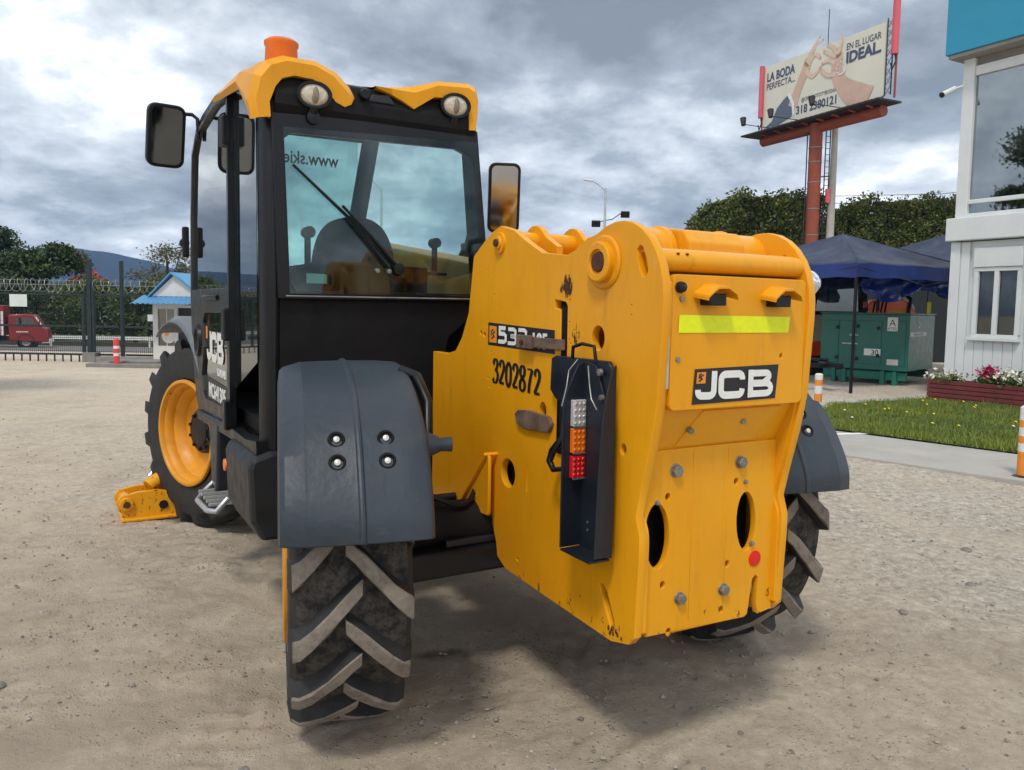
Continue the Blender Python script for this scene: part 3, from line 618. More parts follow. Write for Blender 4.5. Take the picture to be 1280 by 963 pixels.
MB().prism([(3.3, 2.0), (3.9, 1.8), (3.95, .55), (3.75, .5), (3.3, 1.7)], 'xz', -0.26, -0.06).build('boom_head', YEL, TH, .02)
MB().span((3.95, -.7, .35), (4.05, .5, .75)).build('fork_carriage', BLK, TH, .01)
for y_ in (0.20, 0.03, -0.12): 
    rib = [(-0.36, 1.60), (-0.36, 1.70), (-0.28, 1.74)] + [(-0.20 + .075 * math.cos(R(a)), 1.715 + .072 * math.sin(R(a))) for a in range(140, 19, -20)] + [(-0.06, 1.70), (0.05, 1.62), (0.05, 1.5), (-0.36, 1.5)]
    plate('cylinder_lug', nx(rib), [], 0.022, LF(y_), YEL, TH, 0.002, 35)
MB().cyl((-0.20, -.30, 1.722), (-0.20, .29, 1.722), .040, 24).build('lift_cylinder_pin', YEL, TH, 0, 40)
MB().span((-0.50, -.30, 1.585), (0.05, .286, 1.60)).build('deck_plate', YEL, TH)
mb = MB(); mb.prism([(-0.02, 1.60), (-0.02, 1.70), (0.06, 1.76), (0.20, 1.775), (0.32, 1.74), (0.35, 1.60)], 'xz', -0.20, -0.04); mb.build('hose_cover', BLK, TH, .03, 40)
MB().tube([(0.30, -.05, 1.76), (0.32, -.05, 1.805), (0.42, -.05, 1.81), (0.5, -.05, 1.80), (0.52, -.05, 1.75)], .014, 10).build('hydraulic_hose', BLK, TH, 0, 60)

# ---- black chassis, axles, engine bay
mb = MB(); mb.span((-0.3, -.28, .50), (3.1, .27, .86)); mb.build('chassis_frame', BLKM, TH, .01)
mb = MB(); mb.tube([(0, .76, .62), (0, .5, .62), (0, .25, .60), (0, -.25, .60), (0, -.5, .62), (0, -.76, .62)], [.10, .085, .10, .10, .085, .10], 20); mb.build('rear_axle', BLKM, TH, 0, 50)
mb = MB(); mb.tube([(2.75, .76, .62), (2.75, .4, .62), (2.75, .2, .60), (2.75, -.2, .60), (2.75, -.4, .62), (2.75, -.76, .62)], [.10, .10, .17, .17, .10, .10], 20); mb.build('front_axle', BLK, TH, 0, 50)
mb = MB(); mb.span((0.03, .20, .52), (0.30, .75, .60)); mb.span((0.10, .24, .615), (0.24, .36, .625)); mb.build('axle_bracket', BLK, TH, .008)
MB().cyl((0.24, .32, .655), (0.24, .62, .655), .018, 12).build('steering_rod', BLK, TH, 0, 40)
mb = MB(); mb.span((0.14, .34, .605), (0.20, .46, .640)); mb.build('axle_tab', YEL, TH, .004)
MB().span((-0.13, .20, .44), (0.08, .72, .545)).build('axle_beam', BLK, TH, .015)
MB().span((-0.10, .30, .546), (-0.02, .52, .575)).build('beam_pad', BLUEBLK, TH, .006)
MB().tube([(-0.06, .28, .64), (-0.05, .50, .66), (-0.03, .74, .63)], .014, 10).build('tie_rod', STEEL, TH, 0, 60)
MB().tube(spline([(0.05, .30, .78), (-0.06, .42, .70), (-0.05, .55, .74), (0.02, .70, .82)], 4), .011, 8).build('brake_hose', BLK, TH, 0, 60)
MB().cyl((-0.05, .25, .66), (-0.05, .25, .72), .03, 12).build('rod_end', YEL, TH, .003)
# triangular gusset on the left plate
g_ = [(-0.13, .675), (-0.13, .89), (-0.118, .905), (-0.10, .90), (.10, .675), (.105, .662), (-0.125, .665)]
plate('gusset', nx(g_), [ell(0.03, .725, .006, .006, 0, 10)], 0.010, LF(0.352), YEL, TH, .002)
mb = MB(); mb.add([(-0.118, .314, .912), (.112, .314, .662), (.112, .372, .662), (-0.118, .372, .912), (-0.126, .314, .902), (.104, .314, .652), (.104, .372, .652), (-0.126, .372, .902)], [(0, 1, 2, 3), (7, 6, 5, 4), (0, 4, 5, 1), (2, 6, 7, 3), (0, 3, 7, 4), (1, 5, 6, 2)]); mb.build('gusset_flange', YEL, TH, .002)
# engine cowl on the right side
mb = MB(); mb.prism([(0.35, .75), (0.35, 1.45), (0.50, 1.60), (1.9, 1.45), (2.0, 1.3), (2.0, .75)], 'xz', -1.02, -0.42); mb.build('engine_cowl', YEL, TH, .03)
MB().lathe((0.55, -.36, 1.70), (0, 1, 0), [(0, 0), (0, .045), (.35, .045), (.35, 0)], 20).build('air_intake_tube', BLUEBLK, TH, 0, 40)

# ---- cab
y_l = 1.02
CABM = BLK
# rear bulkhead panel below the window
mb = MB(); pr = [(0.985, .86), (0.975, 1.50), (-0.02, 1.505), (0.06, 1.42), (0.175, 1.33), (0.19, 1.28), (0.22, .86)]
mb.prism(pr, 'yz', 0.615, 0.655); mb.build('rear_bulkhead', BLKM, TH, .006)
mb = MB(); mb.prism([(0.20, .60), (0.20, .90), (0.95, .90), (0.9, .60)], 'yz', 0.64, 1.8); mb.build('engine_bay', BLKM, TH)
mb = MB(); mb.span((0.66, .0, .88), (2.35, 1.0, .94)); mb.build('cab_floor', BLKM, TH)
mb = MB(); mb.prism([(0.66, .94), (2.35, .94), (2.35, 1.40), (0.66, 1.46)], 'xz', -0.02, 0.02); mb.build('cab_side_panel', BLKM, TH)
# rear window: frame, glass
gy = lambda t, b, z: b + (t - b) * (z - 1.5) / 0.79
OUT = [(-0.985, 1.500), (0.028, 1.505), (-0.056, 2.30), (-1.008, 2.26)]
INN = [(-0.940, 1.575), (-0.912, 1.528), (-0.055, 1.535), (-0.012, 1.60), (-0.062, 2.12), (-0.095, 2.19), (-0.165, 2.215), (-0.925, 2.195), (-0.962, 2.165)]
plate('rear_window_frame', OUT, [INN], 0.03, RF(0.605), BLK, TH, 0.003, 35)
OUTB = [(-0.958, 1.512), (0.012, 1.517), (-0.045, 2.285), (-0.985, 2.25)]
plate('rear_window_glass', [(-0.94, 1.52), (0.0, 1.525), (-0.055, 2.25), (-0.965, 2.21)], [], 0.006, RF(0.585), GLS, TH)
MB().tube([(0.588, .955, 1.508), (0.585, 0.0, 1.512)], .004, 8).build('window_seal', STEEL, TH)
# left rear corner post, wraps the corner
mb = MB(); mb.prism([(0.60, .99), (0.608, 1.015), (0.635, 1.035), (0.70, 1.048), (0.70, 1.01), (0.66, .99), (0.64, .955)], 'xy', 0.84, 2.32); mb.build('corner_post', BLK, TH, .008, 40)
mb = MB(); mb.prism([(0.60, -.015), (0.60, .03), (0.66, .04), (0.70, -.015)], 'xy', 1.50, 2.30); mb.v = [(a, b + .07 * (c - 1.5) / .8, c) for a, b, c in mb.v]; mb.build('corner_post', BLK, TH, .006)
# left side: quarter frame and door
def tubep(name, pts, w, y, m, d=.03):
    mb = MB(); Mx = LF(y); ribbon(mb, [(-a, b) for a, b in pts], w, Mx, 0); o = mb.build(name, m, TH); s_ = o.modifiers.new('s', 'SOLIDIFY'); s_.thickness = d; s_.offset = 0; return o
tubep('door_post', [(1.185, .87), (1.185, 2.48)], .020, 1.065, BLK)
tubep('sill', [(0.62, .86), (0.85, .835), (1.2, .84), (2.25, .80)], .055, 1.05, BLK, .05)
tubep('roof_rail', [(0.66, 2.36), (0.95, 2.44), (1.25, 2.50), (1.60, 2.525), (2.0, 2.51), (2.25, 2.47)], .028, 1.05, BLK, .03)
dr = empty('side_door', parent=TH)
DO = [(1.225, .875), (2.20, .835), (2.30, .92), (2.42, 1.20), (2.47, 1.50), (2.44, 2.0), (2.36, 2.36), (2.20, 2.46), (1.60, 2.50), (1.225, 2.475)]
DI1 = [(1.245, 1.545), (2.435, 1.545), (2.418, 1.98), (2.338, 2.35), (2.19, 2.443), (1.60, 2.485), (1.245, 2.462)]
DI2 = [(1.275, .94), (1.95, .925), (2.04, .96), (2.08, 1.05), (1.99, 1.22), (2.03, 1.36), (1.96, 1.42), (1.275, 1.43)]
DF = plate('door_frame', nx(DO), [nx(DI1), nx(DI2)], 0.03, LF(1.055), mat('door_dark_grey', (0.014, 0.0135, 0.0125), 0.35, 0, .2, 6, dirt=(.12, .1, .08), dirt_amt=.25), dr, .004, 35)
plate('door_glass', nx(DI1), [], 0.005, LF(1.052), GLSD, dr)
plate('lower_door_glass', nx(DI2), [], 0.005, LF(1.056), GLSB, dr)
QG = [(0.69, 1.22), (0.69, 2.31), (0.95, 2.40), (1.172, 2.47), (1.172, 1.06)]
plate('quarter_glass', nx(QG), [], 0.005, LF(1.05), GLSD, TH)
mb = MB(); mb.span((1.18, 1.065, 1.29), (1.255, 1.105, 1.45)); mb.build('door_hinge', BLK, dr, .008)
mb = MB(); mb.span((1.18, 1.065, .86), (1.25, 1.105, 1.0)); mb.build('door_hinge', BLK, dr, .008)
mb = MB(); mb.span((1.17, 1.065, 2.22), (1.27, 1.105, 2.36)); mb.build('door_hinge', BLK, dr, .008)
mb = MB(); mb.tube([(1.50, 1.075, 1.50), (1.60, 1.10, 1.50), (1.78, 1.10, 1.50), (1.86, 1.075, 1.50)], .014, 10); mb.build('door_handle', BLK, dr, 0, 50)
mb = MB(); mb.lathe((2.16, 1.07, 1.25), (0, 1, 0), [(0, .10), (.02, .095), (.022, .075), (.0, .06), (-.01, 0)], 24); mb.build('handle_recess', BLK, dr, 0, 40)
mb = MB(); mb.cyl((1.22, 1.085, .865), (2.12, 1.085, .828), .016, 12); mb.build('door_rail', BLUEBLK, dr, 0, 40)
DG_ = LF(1.0600)
LETM = DG_ @ Matrix.Rotation(R(-1.5), 4, 'Z')
jcb('maker_lettering', -1.94, 1.150, 0.165, 1.08, DG_, WHITE, dr)
quad('logo_square', (-1.985, 1.27), (-1.93, 1.27), (-1.93, 1.34), (-1.985, 1.34), DG_, ORGD, dr, .001)
text('side_lettering', 'LOADALL', .058, DG_ @ Matrix.Translation((-1.63, 1.085, .001)), WHITE, dr, .001)
quad('fleet_number_plate', (-1.93, .925), (-1.315, .925), (-1.315, 1.045), (-1.93, 1.055), DG_, DBLK, dr, .0008)
text('fleet_number', 'MC641305', .112, DG_ @ Matrix.Translation((-1.90, .948, .0018)), WHITE, dr, .0025, 1.02)
# interior papers and post inside the quarter glass
quad('paper_notice', (-1.10, 1.20), (-0.90, 1.20), (-0.90, 1.60), (-1.10, 1.60), LF(1.043), CARD)
mb = MB(); ribs_ = [(0.86, 1.30), (0.84, 1.42), (0.90, 1.50), (0.86, 1.62), (0.85, 1.75)]
MB().tube(spline([(0.80, 1.0, 1.66), (0.76, 1.0, 1.56), (0.74, 1.0, 1.47), (0.80, 1.0, 1.42), (0.86, 1.0, 1.45), (0.90, 1.0, 1.38), (0.84, 1.0, 1.33), (0.78, 1.0, 1.36)], 4), .016, 8).build('orange_strap', ORGD, TH, 0, 60)
# roof
mb = MB(); mb.prism([(0.60, 2.30), (0.60, 2.40), (0.68, 2.45), (1.2, 2.53), (1.9, 2.62), (2.3, 2.64), (2.40, 2.60), (2.3, 2.58), (1.9, 2.57), (1.2, 2.49), (0.70, 2.40)], 'xz', 0.075, 0.97); mb.build('roof', BLK, TH, .01)
mb = MB(); mb.prism([(0.595, 2.262), (0.575, 2.30), (0.575, 2.345), (0.60, 2.42), (0.66, 2.44), (0.70, 2.36), (0.66, 2.262)], 'xz', 0.065, 1.0); mb.build('roof_rear_beam', BLKM, TH, .006)
def roofcap(name, sec, xr, xf, zrise, fwd):
    """yellow moulding: outer/inner section (y,z) swept forward from the rear edge"""
    o, i = sec; mb = MB(); n = len(o)
    X = [xr + .022, xr + .06, xr + .13, xr + .28, xf]; dz = [0, .006, zrise * .15, zrise * .4, zrise]; lf = (0, 0, .22, .58, .84)
    vs = []
    for k, x in enumerate(X):
        for p in o: vs.append((x, p[0], p[1] + dz[k] + max(0, 2.50 - p[1] - dz[k]) * lf[k]))
    mb.add(vs, [(k * n + j, k * n + j + 1, (k + 1) * n + j + 1, (k + 1) * n + j) for k in range(len(X) - 1) for j in range(n - 1)])
    # chamfered rear rim, crease and inner return
    mid = [(a[0] * .68 + b[0] * .32, a[1] * .68 + b[1] * .32) for a, b in zip(o, i)]
    vs = [(xr + .022, p[0], p[1]) for p in o] + [(xr - .004, p[0], p[1]) for p in mid] + [(xr + .004, p[0], p[1]) for p in i] + [(xr + .12, p[0], p[1]) for p in i]
    mb.add(vs, [(q * n + j, q * n + j + 1, (q + 1) * n + j + 1, (q + 1) * n + j) for q in range(3) for j in range(n - 1)])
    ob = mb.build(name, YEL, TH, 0, 16); return ob
oL = [(1.090, 2.225), (1.105, 2.30), (1.085, 2.405), (1.040, 2.465), (0.965, 2.497), (0.83, 2.497), (0.740, 2.465), (0.68, 2.412), (0.655, 2.370), (0.675, 2.335)]
iL = [(1.018, 2.240), (1.022, 2.30), (0.998, 2.365), (0.970, 2.402), (0.92, 2.420), (0.840, 2.416), (0.790, 2.388), (0.745, 2.338), (0.705, 2.322), (0.690, 2.330)]
roofcap('roof_corner_moulding', (oL, iL), 0.565, 1.45, .095, .0)
oR = [(0.57, 2.432), (0.50, 2.440), (0.44, 2.448), (0.38, 2.462), (0.26, 2.502), (0.105, 2.515), (0.068, 2.500), (0.052, 2.45), (0.055, 2.38), (0.064, 2.300)]
iR = [(0.565, 2.425), (0.49, 2.405), (0.44, 2.385), (0.385, 2.358), (0.285, 2.425), (0.140, 2.436), (0.118, 2.422), (0.108, 2.39), (0.108, 2.36), (0.106, 2.300)]
roofcap('roof_corner_moulding', (oR, iR), 0.565, 1.3, .03, .0)
mb = MB(); mb.prism([(0.47, 2.362), (0.60, 2.362), (0.58, 2.395), (0.50, 2.405)], 'yz', 0.575, 0.60); mb.build('vent_cover', BLUEBLK, TH, .006)
MB().cyl((0.60, .62, 2.39), (0.545, .62, 2.385), .022, 12).build('roof_latch', BLK, TH, .004)
mb = MB(); mb.prism([(0.25, 2.50), (0.68, 2.47), (0.68, 2.49), (0.5, 2.515), (0.25, 2.53)], 'yz', 0.9, 1.7); mb.build('roof_window', BLUEBLK, TH)
def lamp(y, z):
    d = Vector((-1, .12, -.10)).normalized(); o = Vector((0.575, y, z))
    sq = lambda m: (setattr(m, 'v', [(v[0], y + (v[1] - y) * 1.12, z + (v[2] - z) * .84) for v in m.v]), m)[1]
    a = MB().lathe(o + d * -.02, d, [(-.03, 0), (-.03, .040), (0, .062), (.03, .066), (.045, .066), (.045, .055), (.03, .052)], 32); h = sq(a).build('work_lamp', BLK, TH, 0, 40)
    sq(MB().lathe(o + d * .014, d, [(0, .054), (.006, .048), (.009, .03), (.010, .0)], 32)).build('lens', LAMPG, h, 0, 60)
    q_ = MB().lathe(o + d * .0205, d, [(.0, .034), (.004, .030), (.005, .0)], 24); q_.v = [(v[0], y + (v[1] - y) * .55, z + (v[2] - z) * 1.05) for v in q_.v]; q_.build('bulb_shield', mat('bulb_shield', (.25, .20, .15), .3, .3) if 'bulb_shield' not in bpy.data.materials else bpy.data.materials['bulb_shield'], h, 0, 60)
    MB().cyl(o + Vector((0, 0, -.05)), o + Vector((.03, 0, -.11)), .022, 12).build('lamp_mount', BLK, h, .003)
lamp(0.838, 2.352); lamp(0.182, 2.400)
MB().lathe((0.60, .84, 2.262), (-1, 0, 0), [(0, 0), (0, .03), (.03, .028), (.035, 0)], 18).build('wiper_motor_cap', BLK, TH, 0, 40)
# beacon
bo = (1.0, .868, 2.50)
b_ = MB().lathe(bo, (0, 0, 1), [(0, 0), (0, .080), (.05, .080), (.05, 0)], 32).build('beacon_base', BLK, TH, 0, 40)
MB().lathe(bo, (0, 0, 1), [(.05, .074), (.055, .076), (.155, .072), (.165, .078), (.178, .078), (.188, .066), (.192, 0)], 36).build('beacon', AMBER, TH, 0, 40)
# wiper
wp = MB(); wp.tube([(0.570, .445, 1.635), (0.558, .60, 1.79), (0.555, .72, 1.90)], [.011, .009, .007], 8); wpo = wp.build('wiper_arm', BLK, TH, 0, 50)
MB().tube([(0.566, .505, 1.645), (0.562, .70, 1.86), (0.565, .93, 2.055)], [.009, .008, .006], 6).build('wiper_blade', BLK, wpo, 0, 50)
MB().lathe((0.585, .455, 1.64), (-1, 0, 0), [(0, 0), (0, .032), (.03, .026), (.032, 0)], 18).build('wiper_pivot', BLK, wpo, 0, 40)
for yy in (.555, .500, .462): MB().lathe((0.582, yy, 1.628), (-1, 0, 0), [(0, .012), (.02, .010), (.021, 0)], 12).build('nozzle', STEEL, wpo, 0, 40)
# inside the cab
mb = MB(); sh = spline([(0.63, 1.30), (0.65, 1.55), (0.64, 1.72), (0.60, 1.85), (0.52, 1.92), (0.38, 1.935), (0.28, 1.89), (0.22, 1.78), (0.20, 1.62), (0.19, 1.30)], 5)
mb.prism(sh, 'yz', 1.22, 1.34); mb.build('seat_back', SEATM, TH, .03, 40)
MB().span((1.2, .20, 1.20), (1.75, .66, 1.32)).build('seat_cushion', SEATM, TH, .04)
mb = MB(); mb.prism([(0.93, 1.50), (0.93, 1.60), (0.80, 1.66), (0.25, 1.66), (0.25, 1.50)], 'yz', 0.70, 1.15); mb.build('rear_shelf', BLKM, TH, .01)
quad('pale_label', (-0.865, 1.565), (-0.775, 1.565), (-0.775, 1.605), (-0.865, 1.608), RF(0.598), CARD)
def bracket(y, x=.80):
    mb = MB(); mb.span((x, y - .012, 1.64), (x + .02, y + .014, 1.80)); mb.span((x - .02, y - .06, 1.635), (x + .04, y + .06, 1.65)); mb.cyl((x - .02, y, 1.80), (x + .04, y, 1.80), .026, 14); mb.build('belt_bracket', BLK, TH, .003, 40)
bracket(.80); bracket(.10, .95)
MB().cyl((0.775, .80, 1.80), (0.785, .80, 1.80), .027, 16).build('bracket_knob', RUST, TH)
# front screen pillars and dashboard
mb = MB(); mb.tube([(2.26, -.03, 2.60), (2.28, .06, 2.05), (2.32, .15, 1.40)], .058, 10); mb.build('front_pillar', BLUEBLK, TH, 0, 50)
mb = MB(); mb.tube([(2.25, 1.0, 2.52), (2.42, 1.02, 2.0), (2.45, 1.02, 1.40), (2.30, 1.0, .86)], .028, 8); mb.build('front_pillar', BLK, TH, 0, 50)
mb = MB(); mb.tube([(2.34, -.02, 2.58), (2.34, .98, 2.57)], .03, 8); mb.build('screen_header', BLK, TH, 0, 50)
mb = MB(); mb.prism([(2.05, .94), (2.05, 1.35), (2.2, 1.48), (2.42, 1.42), (2.42, .94)], 'xz', .05, .98); mb.build('dashboard', BLKM, TH, .02)
MB().lathe((2.02, .52, 1.50), (-.5, 0, .86), [(0, .19), (.012, .205), (.024, .19), (.012, .175), (0, .19)], 32).build('steering_wheel', BLK, TH, 0, 60)
plate('windscreen', [(-1.0, 1.42), (-0.02, 1.42), (-0.02, 2.58), (-1.0, 2.58)], [], .005, RF(2.40), GLS, TH)
text('screen_lettering', 'www.skiel', .115, RF(2.38) @ Matrix.Translation((-0.16, 2.38, 0)) @ Matrix.Diagonal((-1, 1, 1, 1)), BLK, TH, .002, .8)
# mirrors
def mirror(o, sx, sz, face, arm, inner=MIRR, rz=0, tilt=0):
    mb = MB(); d = .035
    e_ = empty('side_mirror', parent=TH); 
    a = math.radians(rz); ux = Vector((math.sin(a), math.cos(a), 0)); fx = Vector((-math.cos(a), math.sin(a), 0))
    tl = math.radians(tilt); Mf = frame(Vector(o), -ux, Vector((0, 0, 1)) * math.cos(tl) + fx * math.sin(tl))
    me = plate('mirror_housing', rrect(-sx / 2, -sz / 2, sx / 2, sz / 2, .04), [], d, Mf, BLK, e_, .008, 40)
    plate('mirror_face', rrect(-sx / 2 + .012, -sz / 2 + .012, sx / 2 - .012, sz / 2 - .012, .032), [], .002, Mf @ Matrix.Translation((0, 0, d / 2 + .0095)), inner, e_)
    MB().tube(arm, .011, 8).build('mirror_arm', BLK, e_, 0, 60)
mirror((2.10, 1.245, 2.405), .185, .33, 0, [(2.12, 1.19, 2.54), (2.12, 1.10, 2.545), (2.10, 1.075, 2.52), (2.10, 1.07, 2.40)], rz=-6, tilt=14)
mirror((2.12, .905, 2.38), .18, .31, 0, [(2.14, .99, 2.5), (2.30, .99, 2.50)], rz=6)  # extra mirror added behind the glass, standing in for a reflected mirror
mirror((1.90, -.835, 2.21), .20, .45, 0, [(1.92, -.70, 1.95), (1.94, -.60, 2.02), (1.95, -.58, 1.9), (1.95, -.5, 1.75)], rz=24, tilt=10)
MB().tube([(1.95, -.7, 1.70), (1.93, -.70, 1.98)], .012, 8).build('mirror_post', BLK, TH)
MB().span((1.9, -.72, 1.72), (2.0, -.56, 1.90)).build('mirror_mount', BLK, TH, .01)
mb = MB(); mb.cyl((2.53, 1.10, 1.84), (2.49, 1.10, 1.84), .03, 16); mb.span((2.48, 1.075, 1.75), (2.52, 1.115, 1.94)); mb.build('front_work_lamp', BLK, TH, .01)
MB().lathe((-0.97, -0.35, 1.575), (-.45, -1, 0), [(0, .0), (0, .036), (.03, .046), (.055, .040), (.072, .022), (.078, 0)], 24).build('chrome_cap', CHROME, TH, 0, 60)

# ---- tail lamp channel on the left plate
LB = empty('tail_lamp_box', parent=TH)
plate('mounting_plate', nx(rrect(-0.86, 1.05, -0.55, 1.315, .03)) if False else [(0.53, 1.20), (0.56, 1.175), (0.59, 1.165), (0.59, 1.06), (0.66, 1.06), (0.80, 1.08), (0.845, 1.10), (0.862, 1.13), (0.868, 1.29), (0.85, 1.315), (0.56, 1.315), (0.535, 1.305)], [], .010, LF(0.332), BLUEBLK, LB, .002)
ch = [(0.655, .725), (0.655, 1.19), (0.640, 1.26), (0.675, 1.318), (0.70, 1.33), (0.73, 1.31), (0.745, 1.22), (0.745, .725)]
plate('back_web', [(0.725, .715), (0.725, 1.28), (0.75, 1.31), (0.80, 1.30), (0.84, 1.22), (0.885, 1.10), (0.900, .95), (0.896, .718), (0.87, .715)], [], .006, LF(0.345), BLUEBLK, LB, .001)
mb = MB(); pr = [(.345, .716), (.425, .716), (.425, 1.16), (.41, 1.22), (.385, 1.27), (.37, 1.30), (.345, 1.31)]
mb.prism(pr, 'yz', -0.732, -0.738); mb.build('cheek_plate', BLUEBLK, LB, .002)
mb = MB(); pr = [(.345, .722), (.412, .722), (.405, .95), (.395, 1.12), (.38, 1.22), (.36, 1.30), (.345, 1.31)]
mb.prism(pr, 'yz', -0.897, -0.903); mb.build('cheek_plate', BLUEBLK, LB, .002)
MB().span((-0.738, .348, .708), (-0.897, .425, .7145)).build('bottom_plate', BLUEBLK, LB, .001)
for k, (z0, z1, m) in enumerate(((1.105, 1.190, CLRL), (1.020, 1.100, AMBER), (.940, 1.012, REDL))):
    h = MB().span((-0.739, .349, z0), (-0.758, .398, z1)).build('lamp', m, LB, .003)
    mb = MB()
    for a in range(3):
        for b in range(4): mb.lathe((-0.7583, .358 + a * .016, z0 + .012 + b * (z1 - z0 - .02) / 3.2), (-1, 0, 0), [(0, .0055), (.002, .004), (.003, 0)], 8)
    mb.build('lens_bead', m, h, 0, 60)
    MB().span((-0.757, .350, z0 - .004), (-0.760, .397, z0 + .001)).build('lamp_rim', STEEL, h)
for (x_, z_, r_) in ((-0.715, 1.262, .014), (-0.828, 1.282, .012), (-0.84, 1.205, .010)): MB().lathe((x_, .350 if x_ > -.8 else .348, z_), (0, 1, 0), [(0, 0), (0, r_), (.010, r_ * .9), (.011, 0)], 12).build('bolt', STEEL, LB, 0, 40)
for z_ in (.80, .775): MB().cyl((-0.78, .349, z_), (-0.78, .352, z_), .004, 8).build('rivet', STEEL, LB)
MB().tube([(-0.66, .34, 1.315), (-0.67, .345, 1.352), (-0.72, .345, 1.365), (-0.785, .345, 1.36), (-0.79, .34, 1.31)], .006, 8).build('cable_loop', BLK, LB, 0, 60)
MB().tube([(-0.62, .34, 1.10), (-0.645, .36, 1.05), (-0.60, .37, 1.00), (-0.59, .375, .965), (-0.615, .375, .94), (-0.66, .37, .95)], [.010, .014, .014, .012, .010, .008], 10).build('cable_hook', BLK, LB, 0, 60)
MB().tube([(-0.735, .428, 1.17), (-0.733, .41, 1.23), (-0.715, .39, 1.28), (-0.72, .36, 1.315)], .0025, 6).build('thin_wire', STEEL, LB, 0, 60)
MB().tube([(-0.79, .37, 1.30), (-0.80, .37, 1.24), (-0.825, .38, 1.20), (-0.855, .38, 1.17)], .0025, 6).build('thin_wire', STEEL, LB, 0, 60)

# ---- wheels
TR = 0.617
def tyre_mesh():
    mb = MB(); N_ = 72
    # carcass: w across, r radius
    prof = [(-.15, .335), (-.175, .36), (-.188, .42), (-.190, .49), (-.184, .535), (-.165, .556), (-.10, .566), (0, .570), (.10, .566), (.165, .556), (.184, .535), (.190, .49), (.188, .42), (.175, .36), (.15, .335)]
    mb.lathe((0, 0, 0), (0, 1, 0), prof, N_, 0)
    # mark tread band faces as dustier
    fi = 0
    for i in range(len(prof) - 1):
        for k in range(N_):
            if 5 <= i <= 8: mb.mi[fi] = 1
            fi += 1
    NL = 16
    def rc(w):
        w = abs(w); return float(np.interp(w, [0, .10, .165, .182, .190], [.570, .566, .556, .535, .50]))
    for side in (1, -1):
        for k in range(NL):
            p0 = (k + (0.5 if side < 0 else 0)) * 2 * math.pi / NL
            # centre line of lug: from middle of tread to shoulder, trailing behind in angle
            W_ = [-.024, .0, .035, .075, .12, .155, .178, .190]; A_ = [.020, -.012, -.070, -.145, -.225, -.280, -.310, -.325]
            T_ = [.025, .029, .031, .032, .034, .037, .040, .042]; H_ = [.614, .620, .622, .623, .622, .618, .602, .540]
            vs = []
            for w, a, t, h in zip(W_, A_, T_, H_):
                r0 = rc(w) - .004
                for (s_, hh, tt) in ((-1, r0, 1.35), (-1, h - .006, .98), (-1, h, .78), (1, h, .78), (1, h - .006, .98), (1, r0, 1.35)):
                    th = p0 + a + s_ * t * tt / .6
                    vs.append((hh * math.sin(th), side * w, hh * math.cos(th)))
            rj = random.Random(k * 2 + (side > 0)); vs = [(a_ + rj.uniform(-.0022, .0022), b_ + rj.uniform(-.002, .002), c_ + rj.uniform(-.0022, .0022)) for a_, b_, c_ in vs]
            n = len(W_); fs = []; 
            for i in range(n - 1):
                for j in range(5): fs.append((i * 6 + j, i * 6 + j + 1, i * 6 + 6 + j + 1, i * 6 + 6 + j))
            base = len(mb.f); mb.add(vs, fs + [tuple(range(6)), tuple((n - 1) * 6 + q for q in (5, 4, 3, 2, 1, 0))], 2)
            for i in range(n - 1):
                for j in (0, 4): mb.mi[base + i * 5 + j] = 0
            for j in range(5): mb.mi[base + (n - 2) * 5 + j] = 0
    return mb.mesh('tyre')
TYM = tyre_mesh()
for m in (RUB, RUBD, RUBL): TYM.materials.append(m)
TYM.polygons.foreach_set('use_smooth', [True] * len(TYM.polygons)); TYM.set_sharp_from_angle(angle=R(32))
def wheel(x, y, rz, spin, left=True, par=TH, name='wheel', first=[None]):
    e_ = empty(name, (x, y, TR), R(rz) + (0 if left else math.pi), parent=par)
    if first[0]:
        for c in list(first[0].children):
            d = c.copy(); COL.objects.link(d); d.parent = e_
            if d.name.startswith('tyre'):
                d.rotation_euler = (0, spin if left else -spin, math.pi if not left else 0)
                for i_, m_ in enumerate((RUB, RUBD, RUBL)):
                    sl_ = d.material_slots[i_]; sl_.link = 'OBJECT'; sl_.material = m_ if x < 1 else RUB
        return e_
    first[0] = e_
    t = bpy.data.objects.new('tyre', TYM); COL.objects.link(t); t.parent = e_; t.rotation_euler = (0, spin, 0)
    for i_ in range(3): sl_ = t.material_slots[i_]; sl_.link = 'OBJECT'; sl_.material = RUB
    pr = [(.182, .352), (.198, .350), (.202, .342), (.200, .330), (.185, .322), (.172, .320), (.160, .305), (.135, .298), (.115, .297), (.105, .285), (.080, .270), (.070, .262), (.050, .255), (.045, .235), (.040, .12), (.040, 0)]
    MB().lathe((0, 0, 0), (0, 1, 0), pr, 56).build('rim', RIMY, e_, 0, 40)
    MB().lathe((0, 0, 0), (0, -1, 0), [(.15, .352), (.19, .348), (.19, .32), (.05, .30), (.0, .28)], 40).build('inner_rim', RIMY, e_, 0, 40)
    MB().lathe((0, 0, 0), (0, 1, 0), [(.04, .150), (.075, .148), (.085, .135), (.088, .10), (.10, .095), (.105, .05), (.105, 0)], 32).build('hub', BLK, e_, 0, 30)
    mb = MB()
    for k in range(10):
        a = 2 * math.pi * k / 10; mb.cyl((.118 * math.sin(a), .085, .118 * math.cos(a)), (.118 * math.sin(a), .102, .118 * math.cos(a)), .012, 6)
    mb.build('wheel_nut', BLK, e_, 0)
    MB().cyl((.21, .158, .24), (.215, .185, .245), .006, 8).build('valve', BLK, e_)
    return e_
wheel(2.75, .91, 20, 0.10)
wheel(0, .91, -13.5, 0.02)
wheel(-0.145, -.80, -13, 0.22, False)
wheel(2.75, -.91, 16, 0.4, False)
